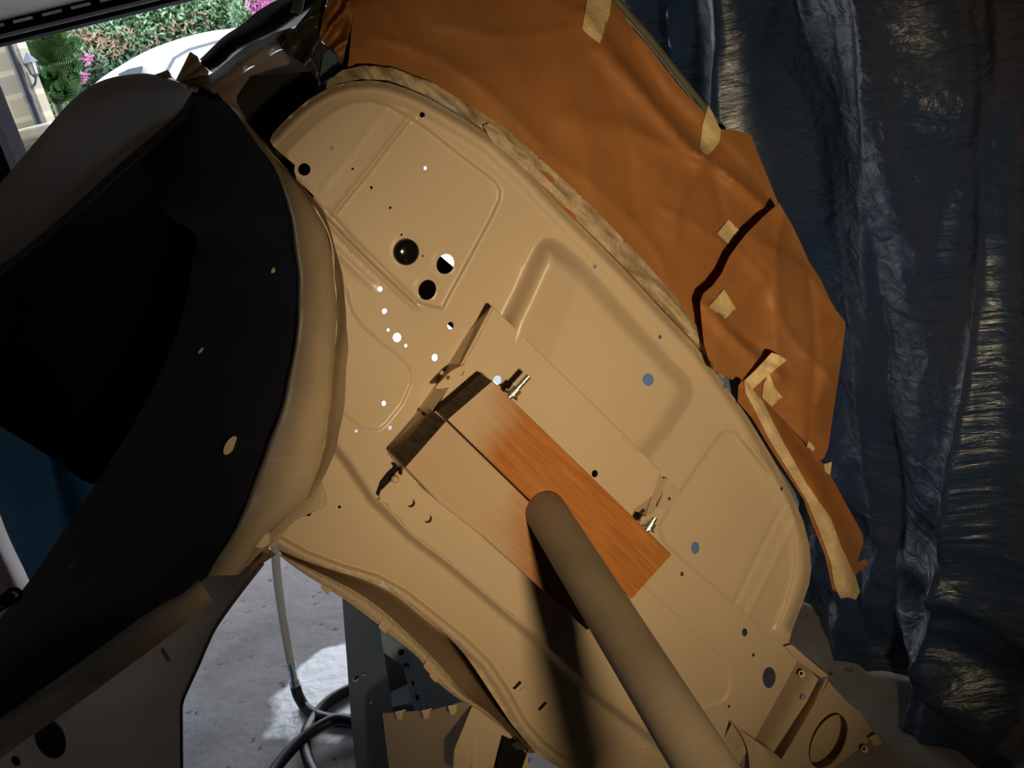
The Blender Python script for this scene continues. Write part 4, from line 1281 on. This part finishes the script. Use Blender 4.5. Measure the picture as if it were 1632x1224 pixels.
# steel tube
Bp = Q(868, 813, .1002); Ep = D(1081, 1155, 1.04)
up_ = (Ep - Bp) / np.linalg.norm(Ep - Bp)
tb = thing('steel_tube', 'round overspray-dulled steel tube running out from the timber blocks', 'pipe', tuple(Bp))
tube('tube', [Bp - up_ * 0.0, Bp + up_ * .25, Bp + up_ * .52, Bp + up_ * .80], .0312, M['tan_pipe'], tb, seg=48, sm=3)


def stud(label, px, py, h, axis_px, ln, r):
    t = thing('threaded_stud', label, 'bolt', tuple(Q(px, py, h)))
    a = Q(px, py, h); b = Q(axis_px[0], axis_px[1], h)
    d = (b - a) / np.linalg.norm(b - a)
    P = []; n = 60
    rod = tube('rod', [a - d * .02, a + d * ln], r, M['chrome'], t, seg=14, sm=1)
    for k in range(14):
        s = .006 + (ln - .008) * k / 13
        tube('thread', [a + d * s, a + d * (s + .0009)], r * 1.12, M['chrome'], rod, seg=12, sm=1)
    tube('nut', [a - d * .0005, a + d * .0095], r * 1.95, M['chrome'], t, seg=6, sm=1)
    tube('washer', [a - d * .0035, a - d * .0008], r * 2.6, M['chrome'], t, seg=20, sm=1)
    return t


stud('long nutted stud on the upper edge of the timber, left end', 817, 627, .078, (840, 602), .034, .0045)
stud('short nutted stud on the upper timber edge near its right end', 1034, 840, .078, (1043, 826), .018, .0045)

# ================================================================== masking paper
def nz(P, s, o=0): return np.array([noise.noise(Vector((p[0] * s + o, p[1] * s - o, o * .7))) for p in P])


def ridg(P, s, o=0, ax=(1, 1), rot=0):
    c, q = math.cos(rot), math.sin(rot)
    return np.array([1 - abs(noise.noise(Vector(((p[0] * c + p[1] * q) * s * ax[0] + o, (-p[0] * q + p[1] * c) * s * ax[1], o)))) * 2.2 for p in P])


main_paper = [(548, 128), (556, 95), (560, 50), (565, 0), (565, -60), (925, -60), (968, -8), (990, 18), (1010, 47), (1035, 75), (1052, 98), (1085, 140), (1110, 168), (1130, 190), (1150, 206), (1172, 207), (1197, 216), (1210, 250), (1226, 288), (1241, 326),
              (1262, 370), (1268, 440), (1262, 520), (1225, 600), (1165, 605), (1148, 592), (1100, 542), (1050, 488), (990, 425), (930, 365), (880, 315), (790, 224), (730, 178), (680, 146), (620, 122), (585, 116)]


def paper_h(x, y):
    P = np.stack([x, y], 1)
    d = pdist(P, topline)
    h = -.022 - .00055 * d
    h += .010 * ridg(P, .006, 3.1, (1, .35), .7) + .004 * ridg(P, .014, 8.2, (1, .5), -.4) + .007 * nz(P, .008, 5)
    h += .012 * np.exp(-(pdist(P, [(960, 80), (1030, 160), (1110, 245)]) / 14) ** 2) - .010 * np.exp(-(pdist(P, [(1000, 90), (1060, 170), (1115, 230)]) / 18) ** 2)
    h += .008 * np.exp(-(pdist(P, [(1120, 250), (1160, 280), (1215, 330)]) / 9) ** 2)
    h += .007 * np.exp(-(pdist(P, [(900, 190), (990, 210), (1100, 240)]) / 22) ** 2)
    h += .006 * np.exp(-(pdist(P, [(1140, 240), (1090, 300), (1060, 360)]) / 12) ** 2)
    return h + creases(P, CR)


CR = [([(930, 20), (985, 95), (1040, 170), (1112, 250)], .010, 9), ([(1010, 70), (1062, 150), (1120, 205)], -.008, 8), ([(1118, 250), (1165, 285), (1222, 335)], .009, 7),
      ([(1150, 230), (1190, 270), (1235, 330)], -.006, 6), ([(1125, 250), (1085, 320), (1075, 380)], .007, 8), ([(1000, 200), (1060, 235), (1115, 245)], .006, 9),
      ([(880, 250), (950, 300), (1030, 380), (1070, 450)], .005, 10), ([(1140, 260), (1150, 330), (1170, 380)], -.006, 7), ([(700, 40), (820, 60), (930, 40)], .005, 12),
      ([(600, 60), (690, 90), (780, 150), (860, 230)], .006, 10), ([(1050, 330), (1110, 360), (1160, 395)], .005, 6), ([(960, 120), (1000, 230), (1010, 330)], -.005, 12)]


def creases(P, L):
    h = 0
    for ln, a, w_ in L:
        h = h + a * np.exp(-pdist(P, catmull(ln, 5)) / w_)
    return h


mp1 = sheet('masking_paper', main_paper, lambda x, y: Q(x, y, paper_h(x, y)), M['paper'], None, step=7, thick=.0006)
tag(mp1, 'large brown masking paper sheet taped along the top of the car body', 'paper')

flap = [(1242, 323), (1216, 346), (1190, 372), (1176, 390), (1163, 408), (1150, 436), (1136, 455), (1121, 468), (1116, 482), (1118, 510), (1122, 548), (1134, 588), (1152, 599), (1178, 601), (1195, 625), (1215, 648), (1240, 660), (1268, 690), (1290, 712), (1300, 735), (1313, 731), (1320, 714), (1330, 645), (1343, 558), (1348, 515), (1333, 495), (1324, 480), (1308, 445), (1290, 418), (1275, 385), (1262, 358)]


def flap_h(x, y):
    P = np.stack([x, y], 1)
    d = pdist(P, topline)
    h = .004 - .00045 * d
    lift = 1 - sstep(0, 90, pdist(P, [(1176, 390), (1121, 468), (1118, 510), (1126, 560)]))
    h += .014 * lift
    h += .012 * ridg(P, .009, 1.7, (1, .3), .35) + .006 * ridg(P, .02, 4.4, (1, .6), 1.2) + .006 * nz(P, .012, 2)
    h -= .03 * sstep(0, 60, 60 - pdist(P, [(1262, 358), (1324, 480), (1348, 515), (1330, 645)]))* .6
    h += creases(P, [([(1250, 340), (1235, 420), (1250, 520), (1320, 600)], .010, 9), ([(1180, 400), (1230, 470), (1240, 600)], .007, 9), ([(1290, 440), (1300, 560), (1290, 700)], -.009, 8),
                     ([(1340, 520), (1310, 560), (1260, 580)], .007, 7), ([(1200, 380), (1280, 430), (1335, 500)], .006, 9), ([(1160, 520), (1215, 560), (1225, 600)], -.008, 6), ([(1330, 620), (1280, 650), (1250, 660)], .006, 8)])
    h += .014 * np.exp(-(pdist(P, [(1125, 490), (1160, 530), (1200, 570), (1240, 600)]) / 10) ** 2)
    return h


mp2 = sheet('masking_paper', flap, lambda x, y: Q(x, y, flap_h(x, y)), M['paper'], None, step=6, thick=.0006)
tag(mp2, 'second brown paper sheet lifting at its left edge, lapped over the large one', 'paper')

strip_out = [(1176, 640), (1200, 668), (1226, 712), (1256, 758), (1281, 796), (1288, 818), (1300, 848), (1315, 885), (1327, 940), (1345, 950), (1362, 918), (1384, 897), (1380, 890), (1366, 897), (1376, 866), (1375, 852), (1350, 806), (1325, 760), (1309, 735), (1285, 711), (1255, 675), (1225, 645), (1200, 625), (1183, 606), (1177, 615)]


def strip_h(x, y):
    P = np.stack([x, y], 1)
    dd = pdist(P, [(1190, 615), (1240, 700), (1290, 770), (1330, 850), (1350, 940)])
    d = pdist(P, topline)
    return -.012 - .0003 * d + .03 * np.exp(-(dd / 22) ** 2) + .008 * ridg(P, .014, 6.1, (1, .3), .9) + .004 * nz(P, .03, 4)


mp3 = sheet('masking_paper', strip_out, lambda x, y: Q(x, y, strip_h(x, y)), M['paper_shade'], None, step=6, thick=.0006)
tag(mp3, 'narrow brown paper strip hanging down the right edge of the bulkhead', 'paper')

# crumpled bits at the top left corner
crump = [(508, 62), (516, 20), (530, -20), (566, -20), (564, 20), (556, 60), (545, 100), (532, 80), (520, 72)]
c1 = sheet('masking_paper', crump, lambda x, y: Q(x, y, -.05 + .05 * ridg(np.stack([x, y], 1), .035, 2.2, (1, .4), .6) - .03), M['paper'], None, step=4, thick=.0006)
tag(c1, 'crumpled orange paper scrap at the top left end of the large sheet', 'paper')
greyp = [(440, 62), (452, 50), (470, 44), (490, 20), (510, -15), (524, -10), (512, 40), (512, 66), (528, 80), (545, 104), (530, 118), (516, 136), (505, 128), (490, 108), (470, 92), (452, 82)]
c2 = sheet('plastic_sheet', greyp, lambda x, y: Q(x, y, -.10 + .05 * ridg(np.stack([x, y], 1), .03, 5.2, (1, .4), .5)), M['grey_plastic'], None, step=4, thick=.0006)
tag(c2, 'grey crumpled plastic beside the crumpled orange paper', 'plastic sheet')
c3 = thing('paper_roll', 'stubby pale paper roll end against the dark screen pillar', 'paper roll', tuple(D(474, 12, 1.46)))
tube('roll', [D(477, -4, 1.47), D(474, 12, 1.46), D(472, 21, 1.46)], .0085, M['tape_spray'], c3, seg=16, sm=3)
tube('core', [D(472, 21, 1.4595), D(471.8, 21.6, 1.459)], .005, M['frame_dark'], c3, seg=12, sm=1)
for poly, lab in (([(303, 82), (315, 90), (319, 100), (333, 113), (328, 134), (312, 143), (280, 128)], 'larger tan-sprayed paper flag standing behind the wing'),
                  ([(246, 119), (258, 115), (267, 111), (271, 116), (274, 124), (262, 126)], 'tiny tan-sprayed paper flag on the wing edge')):
    o = sheet('paper_flag', poly, lambda x, y: D(x, y, 1.30 + .015 * ridg(np.stack([x, y], 1), .05, 3, (1, .4), 1)), M['tan_rough'], None, step=4, nd=FW, thick=.0008)
    tag(o, lab, 'paper', 'oversprayed paper flags behind the wing')

# oversprayed tape and paper edging all along the bulkhead top
ed_lo = [(518, 146), (540, 133), (575, 126), (620, 128), (680, 151), (740, 186), (790, 218), (850, 276), (900, 331), (960, 390), (1010, 442), (1060, 496), (1110, 549), (1152, 604)]
ed_hi = [(522, 130), (545, 112), (580, 104), (625, 108), (690, 132), (752, 170), (806, 205), (872, 262), (926, 312), (985, 372), (1034, 424), (1080, 478), (1118, 530), (1160, 592)]
poly = ed_lo + ed_hi[::-1]


def edge_h(x, y):
    P = np.stack([x, y], 1)
    d = pdist(P, ed_lo)
    return -.016 - .0003 * d + .010 * ridg(P, .03, 2.7, (.35, 1.6), .75) + .006 * ridg(P, .05, 9.7, (.4, 1.6), .75)


o = sheet('edging_tape', poly, lambda x, y: Q(x, y, edge_h(x, y)), M['edging'], None, step=4, thick=.0006)
tag(o, 'long crinkled tan-sprayed tape edging between bulkhead and brown paper', 'tape')
o = sheet('edging_tape', [(770, 200), (780, 196), (790, 207), (812, 226), (845, 258), (872, 285), (905, 318), (898, 324), (850, 283), (805, 243), (783, 226)],
          lambda x, y: Q(x, y, -.004 + .006 * ridg(np.stack([x, y], 1), .05, 1.1, (.4, 1.4), .7)), M['edging'], None, step=4, thick=.0006)
tag(o, 'short loose tape curl on the edging at mid bulkhead', 'tape')
# cream band on the hanging strip
band = [(1186, 606), (1199, 620), (1216, 640), (1246, 700), (1285, 770), (1324, 826), (1341, 872), (1364, 920), (1371, 943), (1364, 956), (1352, 952), (1340, 954), (1330, 934), (1324, 896), (1306, 846), (1285, 796), (1226, 701), (1200, 648), (1188, 626)]
o = sheet('masking_tape', band, lambda x, y: Q(x, y, strip_h(x, y) + .003), M['tape_spray'], None, step=5, thick=.0006)
tag(o, 'long cream tape band down the hanging paper strip', 'tape')


def tape(poly, hf, label, lift=.0025, curl=0):
    c = np.mean(poly, axis=0)

    def pos(x, y):
        P = np.stack([x, y], 1)
        return Q(x, y, hf(x, y) + lift + curl * np.hypot(x - poly[0][0], y - poly[0][1]) / 60 + .0012 * ridg(P, .06, 3.3))
    o = sheet('masking_tape', poly, pos, M['tape'], None, step=5, thick=.0005)
    tag(o, label, 'tape', 'cream masking tape pieces on the brown paper')


tape([(936, -2), (974, 0), (972, 22), (964, 46), (956, 70), (940, 58), (928, 46), (934, 10)], paper_h, 'cream tape piece at the top edge of the photo')
tape([(1129, 168), (1136, 180), (1142, 194), (1149, 208), (1147, 225), (1138, 238), (1127, 248), (1115, 238), (1118, 215), (1120, 198), (1125, 182)], paper_h, 'cream tape piece over the far end of the olive gutter')
tape([(1161, 350), (1179, 367), (1161, 389), (1143, 372)], paper_h, 'small diamond of cream tape just above the lifted paper flap', .004)
tape([(1129, 489), (1140, 478), (1154, 461), (1173, 492), (1156, 508), (1143, 500)], flap_h, 'cream tape square on the left edge of the lifted flap', .004)
tape([(1187, 606), (1206, 588), (1230, 562), (1242, 566), (1254, 574), (1238, 587), (1214, 607), (1199, 621)], flap_h, 'loose cream tape tail sticking up where the paper strip begins', .012, .03)
tape([(1226, 594), (1234, 617), (1247, 633), (1230, 648), (1215, 634), (1217, 612)], flap_h, 'cream tape piece right below the loose tape tail', .005)
tape([(1289, 702), (1299, 714), (1296, 720), (1286, 712)], flap_h, 'tiny cream tape corner at the bottom of the lapped paper sheet', .004)
tape([(1313, 740), (1326, 736), (1323, 757), (1315, 752)], strip_h, 'small cream tape tag on the outer edge of the hanging strip', .004)

# ================================================================== tarpaulin curtain on the right
LATA, LATB = 1.405, -.315


FOLDS = [(2.62, -.05, .09, .05, 0), (2.50, .02, -.05, .06, 1), (2.40, -.06, .08, .035, 2), (2.22, .03, .05, .05, 4), (2.05, -.04, .075, .05, 5), (1.90, .0, -.05, .05, .5), (1.78, -.05, .08, .035, 2.5), (1.66, .02, .03, .06, 1.4), (1.55, -.02, .07, .04, 3.3), (1.44, .03, -.04, .04, 6), (1.33, -.03, .05, .05, 2), (2.85, .03, .08, .05, 3), (3.1, .0, .07, .06, 1), (1.15, 0, .06, .05, 0)]


HUMPS = [(1.80, .13, .17, .30, .05), (2.32, .05, .09, .2, -.04), (1.42, .09, .12, .22, .03), (2.70, .06, .10, .22, .02)]


def tarp_rows():
    ys = np.linspace(3.6, .55, 330)
    zs = np.linspace(2.6, 0.0, 150)
    nrm = np.array([-1, .315, 0]) / math.hypot(1, .315) * np.array([1, -1, 1])
    nrm = np.array([-.954, -.300, 0])
    rows = []
    for z in zs:
        row = []
        for y in ys:
            x = LATA + LATB * y
            s = y * 1.05
            zz = z / 2.6
            d = .05 * noise.noise(Vector((s * 1.6, z * .7, 1.0))) + .020 * noise.noise(Vector((s * 5, z * 2.6, 2.0))) + .006 * noise.noise(Vector((s * 14, z * 10, 2.0)))
            for s0, sl, a, wd, ph in FOLDS:
                ds = s - (s0 + sl * z + .05 * math.sin(z * 2.1 + ph))
                fade = .55 + .45 * math.sin(z * 1.9 + ph * 3)
                d += a * fade * math.exp(-abs(ds) / wd)
            for s0, a, up_w, dn_w, sl in HUMPS:
                ds = s - s0 - sl * (z - 1.1) - .03 * noise.noise(Vector((z * 2.5, s0, 1)))
                t = 1 + ds / up_w if ds < 0 else 1 - ds / dn_w
                t = min(1, max(0, t))
                d += a * t * t * (3 - 2 * t) * (.7 + .3 * math.sin(z * 2.2 + s0 * 9))
            q = 1 - abs(noise.noise(Vector((s * 4.5 + z * 1.2, z * 2.0 - s, 7.0)))) * 2
            d += .010 * q * abs(q)
            q = 1 - abs(noise.noise(Vector((s * 11, z * 8, 3.0)))) * 2
            d += .0035 * q
            low = max(0, (.55 - z) / .55)
            d *= 1 - .45 * low
            # the hem bunches on the floor
            d += low ** 2 * .05 + low * (.07 * (1 - 2 * abs(noise.noise(Vector((s * 3.3 + z * 3, z * 5 - s * 2, 9))))) + .03 * (1 - 2 * abs(noise.noise(Vector((s * 8 - z * 6, z * 9, 5))))))
            d += .03
            zo = max(z, .004) + low * .03 * (1 + noise.noise(Vector((s * 5, z * 8, 3))))
            if z == 0: zo = .004 + .02 * max(0, noise.noise(Vector((s * 5, 0, 3)))) + .0
            row.append((x + nrm[0] * d, y + nrm[1] * d, zo))
        rows.append(row)
    return np.array(rows)


tr = tarp_rows()
tp = grid_obj('tarpaulin', tr, M['tarp'], None, thick=.0012, nd=(.954, .3, 0), uvs=True)
ul = tp.data.uv_layers[0]
for l in tp.data.loops:
    v = tp.data.vertices[l.vertex_index].co
    ul.data[l.index].uv = (v.y * 1.05, v.z)
tag(tp, 'dark blue woven tarpaulin curtain hanging to the floor on the right', 'tarpaulin')

# blue sheet and white dust sheet behind the wing, far left
rows = []
for i, y in enumerate((450, 540, 620, 690, 760, 830, 910, 1000, 1150, 1300)):
    r_ = []
    for j, x in enumerate((-120, -60, 0, 50, 75, 90, 110, 135, 160)):
        fold = (.0, .01, -.02, .01, .03, .10, .02, -.03, 0)[j]
        r_.append(D(x + (min(y, 1000) - 720) * .3, y, 2.45 + fold + .02 * math.sin(i * 1.7 + j)))
    rows.append(r_)
bt = loft('tarpaulin', rows, M['tarp_blue'], None, nu=5, nv=5, thick=.001)
tag(bt, 'bright blue tarpaulin glimpsed below the wing at the left edge', 'tarpaulin')
ul = bt.data.uv_layers.new(name='UVMap')
for l in bt.data.loops:
    v = bt.data.vertices[l.vertex_index].co
    ul.data[l.index].uv = (v.x, v.z)
rows = []
for i, (x, y) in enumerate(((-12, 780), (0, 820), (18, 865), (42, 915), (52, 945), (60, 1000), (70, 1080))):
    rows.append([D(x - 90, y + 20, 2.1), D(x - 40, y + 6, 2.02), D(x - 12, y + 1, 2.05), D(x, y, 2.12)])
ds = loft('dust_sheet', rows, M['sheet_white'], None, nu=5, nv=4, thick=.002)
tag(ds, 'off-white dust sheet hanging in front of the bright blue tarpaulin', 'dust sheet')
ey_ = thing('lifting_eye', 'small black ring on the far left of the dark inner wing', 'ring', tuple(D(22, 948, 1.45)))
tube('ring', [D(22 + 11 * math.cos(t), 948 + 9 * math.sin(t), 1.45) for t in np.linspace(0, 2 * math.pi, 17)], .0035, M['hose'], ey_, seg=8, sm=2)
tube('shank', [D(12, 955, 1.45), D(-2, 962, 1.47), D(-20, 975, 1.5)], .012, M['hose'], ey_, seg=8, sm=3)

# ================================================================== air hose
hs = thing('air_hose', 'black rubber air hose looped on the floor with a pale braided end', 'hose', tuple(G(530, 1140)))
hr_ = .0150
pale = [D(437, 840, 2.45), D(439, 880, 2.5), D(442, 920, 2.55), D(448, 965, 2.6), D(456, 1015, 2.63), D(464, 1058, 2.66)]
tube('braided_end', pale, .0115, M['hose_pale'], hs, seg=14)
c0 = D(464, 1057, 2.66); c1_ = D(471, 1094, 2.66); cdv = c1_ - c0
tube('connector', [c0, c0 + cdv * .25], .0135, M['steel'], hs, seg=12, sm=1)
tube('connector', [c0 + cdv * .25, c0 + cdv * .7], .0105, M['steel'], hs, seg=12, sm=1)
tube('connector', [c0 + cdv * .7, c0 + cdv], .0145, M['steel'], hs, seg=12, sm=1)
path = [c1_, D(476, 1110, 2.66), D(487, 1127, 2.66)]
path += [G(x, y, .016) for x, y in ((506, 1140), (535, 1147), (570, 1146), (620, 1138), (680, 1120), (700, 1095), (660, 1076), (600, 1082), (560, 1097), (525, 1117), (500, 1145))]
path += [G(x, y, .034) for x, y in ((488, 1168), (487, 1195), (497, 1225), (520, 1255), (560, 1268), (610, 1255), (620, 1210), (590, 1165))]
path += [G(x, y, .05) for x, y in ((545, 1146), (515, 1155), (485, 1175), (455, 1205), (430, 1240), (400, 1300))]
tube('hose', path, hr_, M['hose'], hs, seg=14, sm=8)
